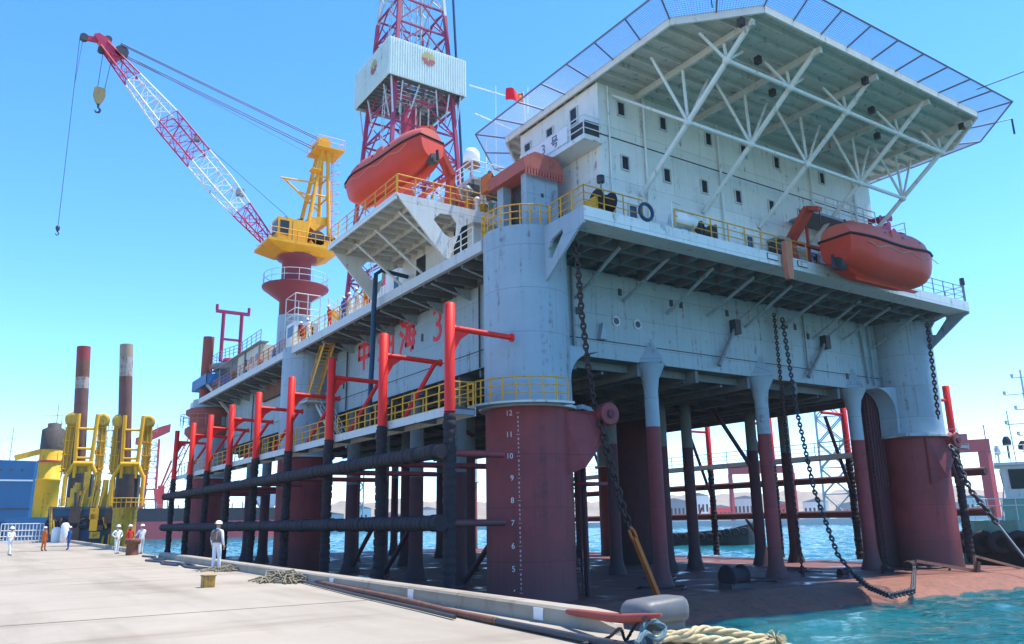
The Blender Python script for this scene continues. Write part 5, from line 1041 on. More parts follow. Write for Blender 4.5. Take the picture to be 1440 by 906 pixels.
# ------------------------------------------------------------------ people
def person_mesh(arm='down', stride=.10, bend=0., turn=0.):
    """one continuous skinned body, facing +Y, feet at z=0, 1.76 m"""
    J = {'pel': (0, 0, .96, .15, .115), 'waist': (0, .005, 1.10, .145, .11), 'chest': (0, -.005, 1.32, .175, .125), 'neck': (0, .0, 1.49, .062, .062), 'jaw': (0, .02, 1.57, .075, .085), 'head': (0, .015, 1.66, .082, .098), 'crown': (0, .0, 1.73, .06, .07),
         'nose': (0, .118, 1.635, .016, .016)}
    E_ = [('pel', 'waist'), ('waist', 'chest'), ('chest', 'neck'), ('neck', 'jaw'), ('jaw', 'head'), ('head', 'crown'), ('head', 'nose')]
    for s, n in ((-1, 'l'), (1, 'r')):
        J['hip' + n] = (s * .095, 0, .88, .105, .105); J['knee' + n] = (s * .105, .02 + s * stride * .5, .49, .072, .072); J['ank' + n] = (s * .11, s * stride, .09, .055, .06); J['toe' + n] = (s * .125, s * stride + .16, .035, .045, .035)
        E_ += [('pel', 'hip' + n), ('hip' + n, 'knee' + n), ('knee' + n, 'ank' + n), ('ank' + n, 'toe' + n)]
        J['sh' + n] = (s * .195, 0, 1.43, .075, .075)
        a = arm if isinstance(arm, str) else arm[(s + 1) // 2]
        el, wr = {'down': ((s * .27, -.03, 1.15), (s * .27, .05, .90)), 'fold': ((s * .28, .03, 1.16), (s * .05, .22, 1.16)), 'hip': ((s * .38, -.05, 1.18), (s * .2, .06, 1.02)), 'rail': ((s * .27, .14, 1.17), (s * .24, .38, 1.10)), 'up': ((s * .30, .16, 1.30), (s * .2, .30, 1.52))}[a]
        J['el' + n] = (*el, .052, .052); J['wr' + n] = (*wr, .034, .03); d = (V(wr) - V(el)).normalized(); pm = V(wr) + d * .07; J['palm' + n] = (*pm, .042, .022)
        E_ += [('chest', 'sh' + n), ('sh' + n, 'el' + n), ('el' + n, 'wr' + n), ('wr' + n, 'palm' + n)]
        side = d.cross(V((s, 0, 0))); side = side.normalized() if side.length > .1 else V((0, 1, 0)); inn = d.cross(side).normalized()
        for k, (o_, ln) in enumerate(((-.03, .068), (-.01, .08), (.012, .075), (.032, .058))):
            p1 = pm + side * o_ + d * .035; p2 = p1 + d * ln * .55 + inn * .008; p3 = p2 + d * ln * .4 + inn * .02
            for q, nm in ((p1, 'a'), (p2, 'b'), (p3, 'c')): J[f'f{k}{nm}{n}'] = (*q, .0095, .0095)
            E_ += [('palm' + n, f'f{k}a{n}'), (f'f{k}a{n}', f'f{k}b{n}'), (f'f{k}b{n}', f'f{k}c{n}')]
        t1 = pm - d * .03 + side * (-.05); t2 = t1 - side * .02 + d * .04
        J['ta' + n] = (*t1, .012, .012); J['tb' + n] = (*t2, .010, .010); E_ += [('palm' + n, 'ta' + n), ('ta' + n, 'tb' + n)]
    if bend:
        for k in J:
            x, y, z, a, b = J[k]
            if z > 1.0 and k != 'pel' or k.startswith(('f', 't', 'wr', 'palm', 'el')): dz = z - .98; J[k] = (x, y * cos(bend) + dz * sin(bend), .98 + dz * cos(bend) - y * sin(bend), a, b)
    ks = list(J); me = bpy.data.meshes.new('body'); me.from_pydata([J[k][:3] for k in ks], [(ks.index(a), ks.index(b)) for a, b in E_], [])
    o = bpy.data.objects.new('tmp', me); COL.objects.link(o); sm = o.modifiers.new('s', 'SKIN'); sm.use_smooth_shade = True; sm.branch_smoothing = .3
    for i, k in enumerate(ks):
        me.skin_vertices[0].data[i].radius = J[k][3:5]; me.skin_vertices[0].data[i].use_root = k == 'pel'
    ss = o.modifiers.new('u', 'SUBSURF'); ss.levels = 1; ss.render_levels = 1
    dg = bpy.context.evaluated_depsgraph_get(); out = bpy.data.meshes.new_from_object(o.evaluated_get(dg)); bpy.data.objects.remove(o); bpy.data.meshes.remove(me)
    hd = V(J['head'][:3]); ax = hd - V(J['neck'][:3])
    hands = [V(J['palm' + n][:3]) for n in 'lr']
    return out, hd, ax.normalized(), hands
def person(label, loc, face, suit=COVER, helm=HELM, vest=None, arm='down', stride=.08, bend=0., group=None, scale=1., hairy=True):
    t = thing('person', label, 'person', (0, 0, 0), group)
    me, hd, ax, hands = person_mesh(arm, stride, bend); me.name = 'body'; o = bpy.data.objects.new('body', me); COL.objects.link(o); o.parent = t; o['_o'] = (0, 0, 0)
    me.materials.clear()
    for m in (suit, SKIN, BOOT): me.materials.append(m)
    for p in me.polygons:
        c = p.center; p.use_smooth = True
        p.material_index = 2 if c.z < .10 else 1 if ((c - hd).dot(ax) > -.13 and (c - hd).length < .2) or min((c - h).length for h in hands) < .085 else 0
    q = ax.to_track_quat('Z', 'Y'); 
    hm = M(); hm.skin([[hd + q @ V((cos(2 * pi * j / 16) * r_ * .98, sin(2 * pi * j / 16) * r_ * 1.12 + fy, z)) for j in range(16)] for r_, z, fy in ((.155, .03, .02), (.122, .035, 0), (.120, .075, 0), (.098, .125, 0), (.055, .152, 0), (.01, .158, 0))]).build('helmet', helm, t)
    fc = M()
    for sx in (-1, 1): fc.ball(hd + q @ V((sx * .032, .088, -.005)), .011, n=8, k=5)
    fc.build('eyes', BOOT, t); M().beam(hd + q @ V((-.022, .088, -.075)), hd + q @ V((.022, .088, -.075)), .008, .006).build('mouth', mat('lips', (.3, .1, .08), .6) if 'lips' not in bpy.data.materials else bpy.data.materials['lips'], t)
    if vest:
        v = M(); v.skin([[V((cos(2 * pi * j / 18) * a, sin(2 * pi * j / 18) * b, z)) for j in range(18)] for z, a, b in ((1.0, .195, .155), (1.15, .20, .16), (1.32, .225, .17), (1.43, .20, .13), (1.49, .10, .085))], smooth=True); v.build('vest', vest, t)
        M().box(-.13, .13, -.235, -.15, 1.1, 1.40).build('back_panel', vest, t)
    t.location = loc; t.rotation_euler = (0, 0, face); t.scale = (scale,) * 3; return t
wk = at(303, 803, Z=0); wk = V((qx(29) - .35, 29.3, 0)); 
p_ = at(303, 800, Z=0); rt = p_.x / p_.y; yy = (7.95 - .26 - .45) / (rt - QS); wk = V((rt * yy, yy, 0))
person('worker in white coveralls and patterned vest standing alone by the kerb', wk, R(-55), COVER, HELM, VEST, 'down', .05)
def qp(px, off):      # on the quay at a picture bearing, off metres inside the kerb
    p = at(px, 760, Z=0); r_ = p.x / p.y; y = (7.95 - .26 - off) / (r_ - QS); return V((r_ * y, y, 0))
for px, off, suit, helm, arm, face, st, lab in ((15, 5.9, COVER, HELM, 'fold', R(-140), .2, 'worker in white coveralls walking near the left edge of the quay'), (62, 3.4, ORC, HELM, 'down', R(-60), .06, 'worker in bright orange coveralls standing on the quay'), (97, 2.3, BLUC, HELM, 'down', R(60), .06, 'worker in blue coveralls standing next to the orange one'), (165, .6, COVER, HELM, 'hip', R(-150), .05, 'worker in white coveralls facing back, left of the pair by the kerb'), (182, .2, REDC, HELM, 'down', R(30), .05, 'worker in red partly hidden between two white coveralls'), (199, -.02, COVER, HELM, 'rail', R(20), .07, 'worker in white coveralls on the kerb side of the red one')):
    p = qp(px, off)
    if px in (165, 182, 199): y = {165: 58, 182: 60, 199: 55.5}[px]; b_ = at(px, 760, Z=0); p = V((b_.x / b_.y * y, y, 0))
    elif px == 15: y = 62; b_ = at(px, 760, Z=0); p = V((b_.x / b_.y * y, y, 0))
    else: y = 72 if px == 62 else 73; b_ = at(px, 760, Z=0); p = V((b_.x / b_.y * y, y, 0))
    person(lab, p, face, suit, helm, VEST if px == 199 and False else None, arm, st, 0, 'workers standing on the quay')
dk = ((48.4, REDC, HELR, 'rail', .35, 'deck worker in red coveralls and red helmet leaning out beside the platform bracket'), (49.3, ORC, HELM, 'rail', .25, 'deck worker in orange coveralls leaning on the yellow rail'), (50.6, COVER, HELM, 'rail', .3, 'deck worker in white next to the orange coveralls at the rail'), (52.0, COVER, HELM, 'fold', .15, 'deck worker in white with folded arms at the rail'), (53.2, BLUC, HELM, 'down', .1, 'deck worker in dark blue between the white ones at the rail'), (56.0, REDC, HELM, 'hip', .2, 'deck worker in red with a hand on the hip at the rail'), (60.6, COVER, HELM, 'rail', .2, 'deck worker in white near the access tower'), (61.8, REDC, HELM, 'rail', .35, 'deck worker in red bending over the rail by the access tower'))
for y, suit, helm, arm, bnd, lab in dk: person(lab, (20.95, y, DZ), R(95 + (y * 37) % 30), suit, helm, None, arm, .05, bnd, 'crew at the main deck rail')
# ------------------------------------------------------------------ things on the quay
def rbox(m, x0, x1, y0, y1, z0, z1, r, seg=3):
    """rounded block as stacked rounded rectangles"""
    def ring(x0, x1, y0, y1, z, c):
        P = []
        for cx_, cy_, a0 in ((x1 - c, y1 - c, 0), (x0 + c, y1 - c, pi / 2), (x0 + c, y0 + c, pi), (x1 - c, y0 + c, 1.5 * pi)):
            for k in range(seg + 1): P.append(V((cx_ + cos(a0 + k * pi / 2 / seg) * c, cy_ + sin(a0 + k * pi / 2 / seg) * c, z)))
        return P
    R_ = []
    for k in range(seg + 1): a = pi / 2 * k / seg; i = r * (1 - sin(a)); R_.append(ring(x0 + i, x1 - i, y0 + i, y1 - i, z0 + r * (1 - cos(a)), max(.01, r * 1.6 - i)))
    for k in range(seg + 1): a = pi / 2 * (1 - k / seg); i = r * (1 - sin(a)); R_.append(ring(x0 + i, x1 - i, y0 + i, y1 - i, z1 - r * (1 - cos(a)), max(.01, r * 1.6 - i)))
    return m.skin(R_)
bx, by_ = 7.78, 8.30
BOL = thing('bollard', 'big worn grey cast iron bollard with a broad head at the quay edge', 'bollard', (bx, by_, 0), 'mooring bollards')
m = M()
hd_ = [(-.50, .10, .33), (-.47, .30, .30)]
RR = []
def brect(x0, x1, y0, y1, z, c, tilt=0):
    P = []
    for cx_, cy_, a0 in ((x1 - c, y1 - c, 0), (x0 + c, y1 - c, pi / 2), (x0 + c, y0 + c, pi), (x1 - c, y0 + c, 1.5 * pi)):
        for k in range(5): x = cx_ + cos(a0 + k * pi / 8) * c; P.append(V((bx + x, by_ + cy_ + sin(a0 + k * pi / 8) * c, z + tilt * (x + .45) * .9)))
    return P
for z, i, tl in ((.28, .10, 0), (.295, .04, 0), (.33, .01, 0), (.38, 0, .03), (.45, 0, .05), (.51, .02, .06), (.55, .06, .06), (.565, .13, .05)): RR.append(brect(-.47 + i, .36 - i * .6, -.30 + i, .30 - i, z, .15 - i * .3, tl))
M().skin(RR).build('head', CAST, BOL)
M().skin([brect(-.24, .33, -.26, .26, z, .14) for z in (-.02, .06)] + [brect(-.20, .345, -.22, .22, z, .14) for z in (.12, .31)]).build('post', CAST, BOL)
M().skin([brect(-.38, .40, -.38, .38, z, .1) for z in (.0, .03)]).build('base_plate', CAST, BOL)
fb = at(185, 781, Z=0); fb = V((fb.x, fb.y, 0))
B2 = thing('bollard', 'brown rusty bollard standing far along the quay in the gap between kerbs', 'bollard', fb, 'mooring bollards')
M().lathe(fb, [(.36, 0), (.34, .08), (.33, .62), (.44, .68), (.46, .86), (.42, .95), (.1, .98)], 20).build('post', RUST, B2)
# three-strand mooring rope over the edge
def rope(pts, r, label, mt, cat='rope', group=None, name='mooring_rope', n3=3, tw=.95):
    pts = [V(p) for p in pts]; m = M(); dense = []
    for i in range(len(pts) - 1):      # Catmull-Rom
        p0, p1, p2, p3 = pts[max(0, i - 1)], pts[i], pts[i + 1], pts[min(len(pts) - 1, i + 2)]; k = max(3, int((p2 - p1).length / (r * 1.3)))
        for j in range(k):
            t = j / k; dense.append(.5 * ((2 * p1) + (p2 - p0) * t + (2 * p0 - 5 * p1 + 4 * p2 - p3) * t * t + (3 * p1 - p0 - 3 * p2 + p3) * t ** 3))
    dense.append(pts[-1])
    for s_ in range(n3):
        P = []; L = 0
        for i, p in enumerate(dense):
            d = (dense[min(i + 1, len(dense) - 1)] - dense[max(i - 1, 0)]).normalized(); a = d.cross(V((0, 0, 1))).normalized(); b = a.cross(d); L += (p - dense[i - 1]).length if i else 0
            an = L / (r * tw * 2.2) + 2 * pi * s_ / n3; P.append(p + (a * cos(an) + b * sin(an)) * r * .52)
        m.path(P, r * .55, 6)
    return solo(m, name, mt, label, cat, group)
g = 'pale mooring ropes round the near bollard'
rope([(7.5, 8.1, .16), (7.9, 7.95, .16), at(990, 885, d=11.6), at(1050, 893, d=12.0), (8.45, 8.0, .05) if 0 else at(1085, 900, d=12.3)], .055, 'pale thick mooring rope, the upper one beside the grey bollard', ROPE, 'rope', g)
rope([(7.45, 8.0, .08), at(930, 897, d=11), at(990, 899, d=11.4), at(1050, 904, d=11.9), at(1092, 906, d=12.2), at(1120, 915, d=12.4)], .06, 'pale thick mooring rope, the lower one ending in a frayed eye', ROPE, 'rope', g)
c = at(1090, 899, d=12.2); m = M()
for i in range(60): a = V((random.gauss(0, 1), random.gauss(0, 1), random.gauss(0, .6))).normalized(); m.path([c + a * .03, c + a * .11 + V((0, 0, .01)), c + a * .16 + V((0, 0, -.03))], [.008, .007, .004], 4)
solo(m, 'rope_fray', ROPE, 'frayed tuft at the end of the pale mooring ropes', 'rope')
rope([at(905, 905, d=10.6), at(903, 885, d=10.6), at(915, 873, d=10.7), at(935, 884, d=10.8), at(925, 900, d=10.6), at(908, 890, d=10.5), at(895, 905, d=10.3)], .035, 'blue grey rope loop tied at the foot of the grey bollard', mat('blue_grey_rope', (.10, .17, .20), .9, sc_=8, streak=0, bump=.5), 'rope')
rope([at(820, 905, Z=.04), at(855, 897, Z=.05), at(872, 884, Z=.25), at(880, 900, Z=.05), at(893, 880, Z=.25), at(905, 868, d=10.6)], .022, 'thin dark rope zigzagging on the quay before the bollard', STEEL, 'rope')
hw_ = [at(795, 860, d=13.4), at(815, 862, d=12.8), at(835, 865, d=12.3), at(855, 868, d=11.8), at(880, 870, d=11.1), at(905, 868, d=10.7), at(930, 865, d=10.55)]
solo(M().path(hw_, [.04, .055, .06, .065, .065, .05, .02], 10), 'hose_fender', HAWS, 'faded red hose lying over the broken kerb end towards the bollard', 'hose')
pp = [at(420, 812, Z=.06), at(470, 824, Z=.06), at(560, 842, Z=.06), at(632, 860, Z=.06), at(700, 874, Z=.06), at(770, 888, Z=.06), at(822, 899, Z=.06), at(900, 912, Z=.06)]
solo(M().path(pp[:5], .06, 8), 'quay_pipe', RUST, 'rusty brown pipe lying along the foot of the long kerb', 'pipe')
solo(M().path(pp[3:], .055, 8), 'quay_hose', STEEL, 'dark hose lying along the foot of the kerb near the bollard', 'hose')
solo(M().path([at(418, 816, Z=.05), at(500, 836, Z=.05), at(590, 856, Z=.05), at(640, 868, Z=.05)], .035, 6), 'quay_cable', STEEL, 'thin dark cable lying beside the rusty pipe', 'cable')
m = M(); b0 = at(292, 826, Z=0); m.box(b0.x - .17, b0.x + .17, b0.y - .17, b0.y + .17, .0, .34); tb = thing('steel_block', 'small rusty yellow steel block alone on the concrete', 'block', b0)
rbox(M(), b0.x - .16, b0.x + .16, b0.y - .16, b0.y + .16, 0, .33, .02).build('body', mat('rusty_yellow', (.42, .25, .05), .6, rust=.5, sc_=3), tb); M().box(b0.x - .175, b0.x + .175, b0.y - .175, b0.y + .175, .29, .31).build('rim', RUST, tb)
def heap(c, w_, h, n, label, mt=ROPEG):
    m = M()
    for i in range(n):
        a = random.random() * 6.28; rr = w_ * random.random() ** .6; q = V((c.x + rr * cos(a) * .7, c.y + rr * sin(a) * 1.2, 0)); L = .25 + random.random() * .4; b = random.random() * 6.28; z = h * (1 - rr / w_) * random.random() + .03
        m.path([q + V((0, 0, z)), q + V((L * .5 * cos(b), L * .5 * sin(b), z + .06 * random.random())), q + V((L * cos(b + .6), L * sin(b + .6), .03))], .025, 5)
    return solo(m, 'rope_heap', mt, label, 'rope heap')
def kb(px, off): 
    p = at(px, 790, Z=0); r_ = p.x / p.y; y = (7.95 - .26 - off) / (r_ - QS); return V((r_ * y, y, 0))
heap(kb(395, .45), .6, .4, 130, 'tangled grey rope heap against the long kerb'); heap(kb(316, .35), .55, .2, 90, 'low heap of old rope at the feet of the lone worker'); heap(kb(415, .25), .35, .25, 50, 'small tuft of old rope against the kerb by the rope heap')
for i, (x0, x1, off) in enumerate(((205, 250, 1.3), (228, 290, 1.0), (245, 300, .8), (200, 232, .5))): p, q = kb(x0, off), kb(x1, off * .8); solo(M().path([p + V((0, 0, .05)), p.lerp(q, .35) + V((.25, 0, .06)), p.lerp(q, .7) + V((-.15, .1, .05)), q + V((0, 0, .05))], .06, 6), 'loose_cable', STEEL, ('longest dark cable lying on the concrete right of the rusty bollard', 'dark cable lying between the rusty bollard and the lone worker', 'dark cable end at the lone worker side of the kerb', 'short dark cable lying by the far end of the long kerb')[i], 'cable', 'cables left on the quay')

# ------------------------------------------------------------------ far left: jack-up barge, ship, cranes
def side(px, d):      # bearing frame at a distance: centre on the ground, right, away
    p = at(px, 740, d=d); e = V((p.x, p.y, 0)).normalized(); return V((p.x, p.y, 0)), V((e.y, -e.x, 0)), e
c, rt_, aw = side(135, 124)
JB = thing('jackup_barge', 'blue jack-up barge with two tall rusty spuds and yellow jacking frames', 'jack-up barge', (c.x, c.y, WATERZ))
def obox(m, c, rt_, aw, a0, a1, b0, b1, z0, z1):
    return m.prism([c + rt_ * a + aw * b + V((0, 0, z0)) for a, b in ((a0, b0), (a1, b0), (a1, b1), (a0, b1))], (0, 0, z1 - z0))
obox(M(), c, rt_, aw, -5.5, 4.6, -6, 20, WATERZ, 4.3).build('hull', mat('barge_blue', (.02, .105, .21), .5, rust=.4, sc_=.5), JB)
JY = mat('jack_yellow', (.80, .42, .012), .5, rust=.25, sc_=.8); JD = mat('jack_dark', (.075, .062, .055), .7, rust=.4, sc_=1.2, var=.4); WORN = mat('worn_band', (.36, .33, .29), .7, rust=.75, sc_=.9); WORNR = mat('worn_red', (.30, .04, .04), .7, rust=.5)
SPB = mat('spud_brown', (.17, .08, .065), .65, rust=.4, sc_=.6, var=.3)
DIRTY = mat('stained_yellow', (.55, .36, .04), .65, rust=.5, sc_=.7, rustcol=(.10, .06, .02), var=.3)
for (px, d, ptop, bands) in ((174, 112, (178, 485), 0), (107, 128, (118, 488), 1)):
    c1, r1, a1 = side(px, d); top = at(*ptop, d=d); bot = V((c1.x, c1.y, 0)); s_ = d / 112
    ax_ = lambda z: bot.lerp(V((top.x, top.y, 0)), z / top.z) + V((0, 0, z))
    cuts = [(.0, .70, SPB), (.70, .775, SPB), (.775, .835, WORN), (.835, .93, RUST), (.93, 1, WORNR)] if bands else [(.0, .80, SPB), (.80, .83, RUST), (.83, .93, WORN), (.93, 1, mat('spud_tan', (.32, .24, .17), .7, rust=.3))]
    for a, b, mt in cuts: M().tube(ax_(top.z * a), ax_(top.z * b), .78 * s_, n=18).build('spud', mt, JB)
    k = lambda a, z, b=0: c1 + r1 * a * s_ * .8 + a1 * b * s_ + V((0, 0, 1.6 + (z - 1.6) * s_))
    f_ = M()
    for sg in (-1, 1):
        P = [k(sg * .95, 7.5, -1.3), k(sg * 1.1, 10, -1.3), k(sg * 1.3, 15.2, -1.3)]; f_.path(P, .24 * s_, 8)
        f_.path([k(sg * 1.0, 9.4, -1.3), k(sg * 2.1, 7.6, -1.3), k(sg * 2.1, 4.2, -1.3)], .25 * s_, 8)
    for z in (13.4, 11.0, 9.9): f_.tube(k(-1.2, z, -1.35), k(1.2, z, -1.35), .15 * s_)
    f_.tube(k(-1.3, 9.2, -1.3), k(1.3, 9.2, -1.3), .35 * s_)
    f_.build('jacking_frame', JY, JB)
    g_ = M()
    for sg in (-1, 1):
        for i in range(6): x = sg * (1.7 + .22 * i); g_.tube(k(x, 8 + .3 * (i % 3), .2 * i - .3), k(x, 14.6 - .2 * i, .2 * i - .3), .07 * s_, n=5)
        for i in range(9): z = 8.2 + i * .75; g_.tube(k(sg * 1.5, z, -.2), k(sg * 3.0, z + random.uniform(-.2, .2), .3), .06 * s_, n=4)
        for i in range(5): g_.lathe(k(sg * random.uniform(1.7, 2.8), random.uniform(8.5, 13.5), .3), [(.1, 0), (.28, .1), (.28, .7), (.1, .8)], 8)
        for i in range(3): g_.tube(k(sg * 3.0, 9.4 + 2 * i, 0), k(sg * 3.5, 9.4 + 2 * i, 0), .05); g_.tube(k(sg * 3.5, 9.4 + 2 * i, 0), k(sg * 3.5, 10.5 + 2 * i, 0), .04)
    g_.build('hydraulic_rack', DIRTY, JB)
    for sg in (-1, 1):
        jc = M(); jc.prism([k(sg * 2.15 + p, 8.0, q) for p, q in ((-.35, -.3), (.35, -.3), (.35, .5), (-.35, .5))], (0, 0, 6.4 * s_)); jc.build('jack_column', DIRTY, JB)
        M().lathe(k(sg * 2.05, 14.6, -.7), [(.55 * s_, 0), (.85 * s_, .1), (.85 * s_, 1.3), (.5 * s_, 1.4)], 14, axis=a1).build('jack_cap', DIRTY, JB)
        lc = M()
        for q in (-.5, .55):
            for p in (-.5, 0, .5): lc.tube(k(sg * 2.15 + p, 8, q), k(sg * 2.15 + p, 14.2, q), .055 * s_, n=4)
            for i in range(4): lc.tube(k(sg * 2.15 - .6, 8.6 + i * 1.7, q), k(sg * 2.15 + .6, 8.6 + i * 1.7, q), .07 * s_, n=4)
        lc.build('jack_ladder', JY, JB)
    M().skin([[k(1.75 * cos(a), z, 1.75 * sin(a)) for a in [j * pi / 8 for j in range(16)]] for z in (4.0, 8.0)], smooth=True).build('spud_housing', JD, JB)
    M().skin([[k(1.15 * cos(a), z, 1.15 * sin(a)) for a in [j * pi / 8 for j in range(16)]] for z in (8.0, 9.0)], smooth=True).build('spud_collar', DIRTY, JB)
    M().skin([[k(r_ * cos(a), z, r_ * sin(a)) for a in [j * pi / 8 for j in range(16)]] for z, r_ in ((-2.5, 1.7), (3.6, 1.7), (4.0, 1.9))], smooth=True).build('spud_base', DIRTY if not bands else JD, JB)
    rr_ = M()
    for z in (4.6, 5.1): rr_.path([k(2.6 * cos(a), z, 2.6 * sin(a)) for a in [R(180 + 15 * j) for j in range(13)]], .045, 4)
    for j in range(13): rr_.tube(k(2.6 * cos(R(180 + 15 * j)), 4, 2.6 * sin(R(180 + 15 * j))), k(2.6 * cos(R(180 + 15 * j)), 5.1, 2.6 * sin(R(180 + 15 * j))), .04, n=4)
    rr_.build('railing', JY, JB)
c2, r2, a2 = side(140, 122)
gm = M()
for i in range(8): M().path([c + rt_ * (-5 + i * 1.2 + .55 * cos(a)) - aw * 6.2 + V((0, 0, 2.2 + .55 * sin(a))) for a in [j * pi / 5 for j in range(10)]], .2, 6, closed=True).build('tyre_fender', RUBB, JB)
for z in (3.9, 3.0): obox(M(), c, rt_, aw, -5.55, 4.6, -6.12, -6, z, z + .15).build('rub_rail', JD, JB)
for i in range(26):
    x = random.uniform(-4.2, 2.6); z0 = 4.3; h_ = random.uniform(1, 4.6); gm.prism([c2 + r2 * (x + a) + a2 * (b - 2 + random.uniform(-.1, .1)) + V((0, 0, z0)) for a, b in ((0, 0), (.7, 0), (.7, .7), (0, .7))], (0, 0, h_)) if i % 2 else gm.tube(c2 + r2 * x + a2 * (-2.2) + V((0, 0, z0)), c2 + r2 * (x + .3) - a2 * 2.2 + V((0, 0, z0 + h_)), .14)
gm.build('deck_machinery', DIRTY, JB)
for mt_, n_, seed in ((JD, 16, 5), (DIRTY, 10, 9), (JY, 7, 11)):
    rr2 = random.Random(seed)
    for i in range(n_):
        g2 = M(); x = rr2.uniform(-5, 4.4); z0 = rr2.uniform(-1.5, 3.5); h_ = rr2.uniform(1, 3.6)
        if i % 3: g2.tube(c + rt_ * x - aw * 6.5 + V((0, 0, z0)), c + rt_ * (x + rr2.uniform(-.4, .4)) - aw * 6.4 + V((0, 0, z0 + h_)), rr2.uniform(.08, .25))
        else: obox(g2, c, rt_, aw, x, x + rr2.uniform(.5, 1.3), -7.0, -6.15, z0, z0 + h_ * .6)
        g2.build('machinery_unit', mt_, JB)
c3, r3, a3 = side(60, 150)
YC = thing('crane_pedestal', 'fat yellow cylinder of a workboat crane with a black cap', 'crane pedestal', (c3.x, c3.y, WATERZ))
M().lathe(c3, [(1.75, 3), (1.7, 9), (1.8, 9.1), (1.8, 9.4), (1.65, 9.5), (1.65, 17.0)], 22).build('cylinder', JY, YC); M().lathe(c3, [(1.72, 14), (1.72, 17.2), (1.0, 17.6), (1.0, 18.2), (.2, 18.4)], 18).build('cap', JD, YC); M().lathe(c3, [(1.85, 12.0), (1.85, 12.25)], 18).build('hoop', CRED, YC)
M().beam(c3 + V((0, 0, 14.2)), c3 - r3 * 5 + V((0, 0, 12.6)), .7, .8).build('boom', JY, YC); M().beam(c3 + V((0, 0, 15.5)), c3 + r3 * 4.5 + V((0, 0, 15)), .7, .9).build('counter_boom', JY, YC); obox(M(), c3, r3, a3, -5, 6, -3, 12, WATERZ, 3.4).build('boat_hull', BLUE, YC)
mk = M(); q = at(72, 660, d=170); mk.tube(V((q.x, q.y, 8)), V((q.x, q.y, 24)), .15, .08)
for z, wd in ((22, 2.4), (20.5, 1.2), (18.5, 1.6), (17, 1.2)): mk.tube(V((q.x - wd, q.y, z)), V((q.x + wd, q.y, z)), .08, n=4)
mk.tube(V((q.x - .8, q.y, 8)), V((q.x - .5, q.y, 20)), .07, n=4).tube(V((q.x + .8, q.y, 8)), V((q.x + .5, q.y, 20)), .07, n=4)
solo(mk, 'ship_mast', mat('pale_mast', (.55, .52, .30), .6), 'pale yellow ship mast rising behind the fat yellow cylinder', 'mast')
c4, r4, a4 = side(10, 185)
BS = thing('blue_ship', 'dark blue ship with a flared bow at the left edge', 'ship', (c4.x, c4.y, WATERZ))
M().skin([[c4 + r4 * (x + fl * z_) + a4 * (s_ * b) + V((0, 0, z)) for s_, z, z_ in ((-1, 14.3, 1), (-1, 3, .2), (-.6, -2.5, 0), (.6, -2.5, 0), (1, 3, .2), (1, 14.3, 1))] for x, b, fl in ((-45, 7, 0), (-6, 7, 0), (3, 5, .3), (6.0, 1.6, 1.0), (6.8, .2, 1.6))], smooth=False).build('hull', mat('ship_blue', (.012, .095, .23), .45, rust=.25, sc_=.3), BS)
obox(M(), c4, r4, a4, -22, -5, -4, 4, 14.3, 18.5).build('superstructure', WHITE2, BS)
for z in (5.2, 10.4): obox(M(), c4, r4, a4, -44, 3.2, -7.12, -6.9, z, z + .28).build('rubbing_band', STEEL if z < 8 else TUGW, BS)
for i in range(7): M().lathe(c4 + r4 * (-9 + i * 1.7) - a4 * 7.05 + V((0, 0, 12.4)), [(.28, 0), (.28, .06)], 12, axis=tuple(-a4)).build('porthole', GLASS, BS)
bw = M()
for z in (14.9, 15.5): bw.path([c4 + r4 * x - a4 * y + V((0, 0, z)) for x, y in ((-5, 6.9), (3.2, 5), (6.8, 1.6), (8.2, .3))], .06, 5)
for x, y in ((-5, 6.9), (-2, 6.2), (.6, 5.6), (3.2, 5), (5, 3.3), (6.8, 1.6), (8.2, .3)): bw.tube(c4 + r4 * x - a4 * y + V((0, 0, 14.2)), c4 + r4 * x - a4 * y + V((0, 0, 15.5)), .06, n=5)
bw.build('bow_rail', WHITE2, BS); mm = M()
for x, h_ in ((-6, 22), (-3.5, 20.5), (-1, 21)): mm.tube(c4 + r4 * x + V((0, 0, 14)), c4 + r4 * x + V((0, 0, h_)), .12); mm.tube(c4 + r4 * (x - 1) + V((0, 0, h_ - 2)), c4 + r4 * (x + 1) + V((0, 0, h_ - 2)), .08)
mm.build('masts', WHITE2, BS); M().tube(c4 + r4 * (-4) + V((0, 0, 14)), c4 + r4 * (-4) + V((0, 0, 19)), .8, .6).build('funnel', STEEL, BS)
rl_ = M()
for k in range(14): p = at(2 + k * 5, 740, d=118); rl_.tube(V((p.x, p.y, 0)), V((p.x, p.y, 2.3)), .06, n=5)
pA, pB = at(2, 740, d=118), at(68, 740, d=118)
for z in (.8, 1.5, 2.3): rl_.tube(V((pA.x, pA.y, z)), V((pB.x, pB.y, z)), .05, n=5)
solo(rl_, 'quay_fence', WHITE2, 'white pipe fence on the far quay below the blue ship', 'fence')
for px, d, lab in ((92, 116, 'white round tank standing on the far quay behind the blue coveralls'), (80, 114, 'white barrel on the far quay behind the orange coveralls')):
    q = at(px, 740, d=d); solo(M().lathe((q.x, q.y, 0), [(.4, 0), (.48, .3), (.48, 2.0 if px > 85 else 1.5), (.3, 2.3 if px > 85 else 1.8), (.1, 2.35 if px > 85 else 1.85)], 14), 'quay_tank', DOME, lab, 'tank')
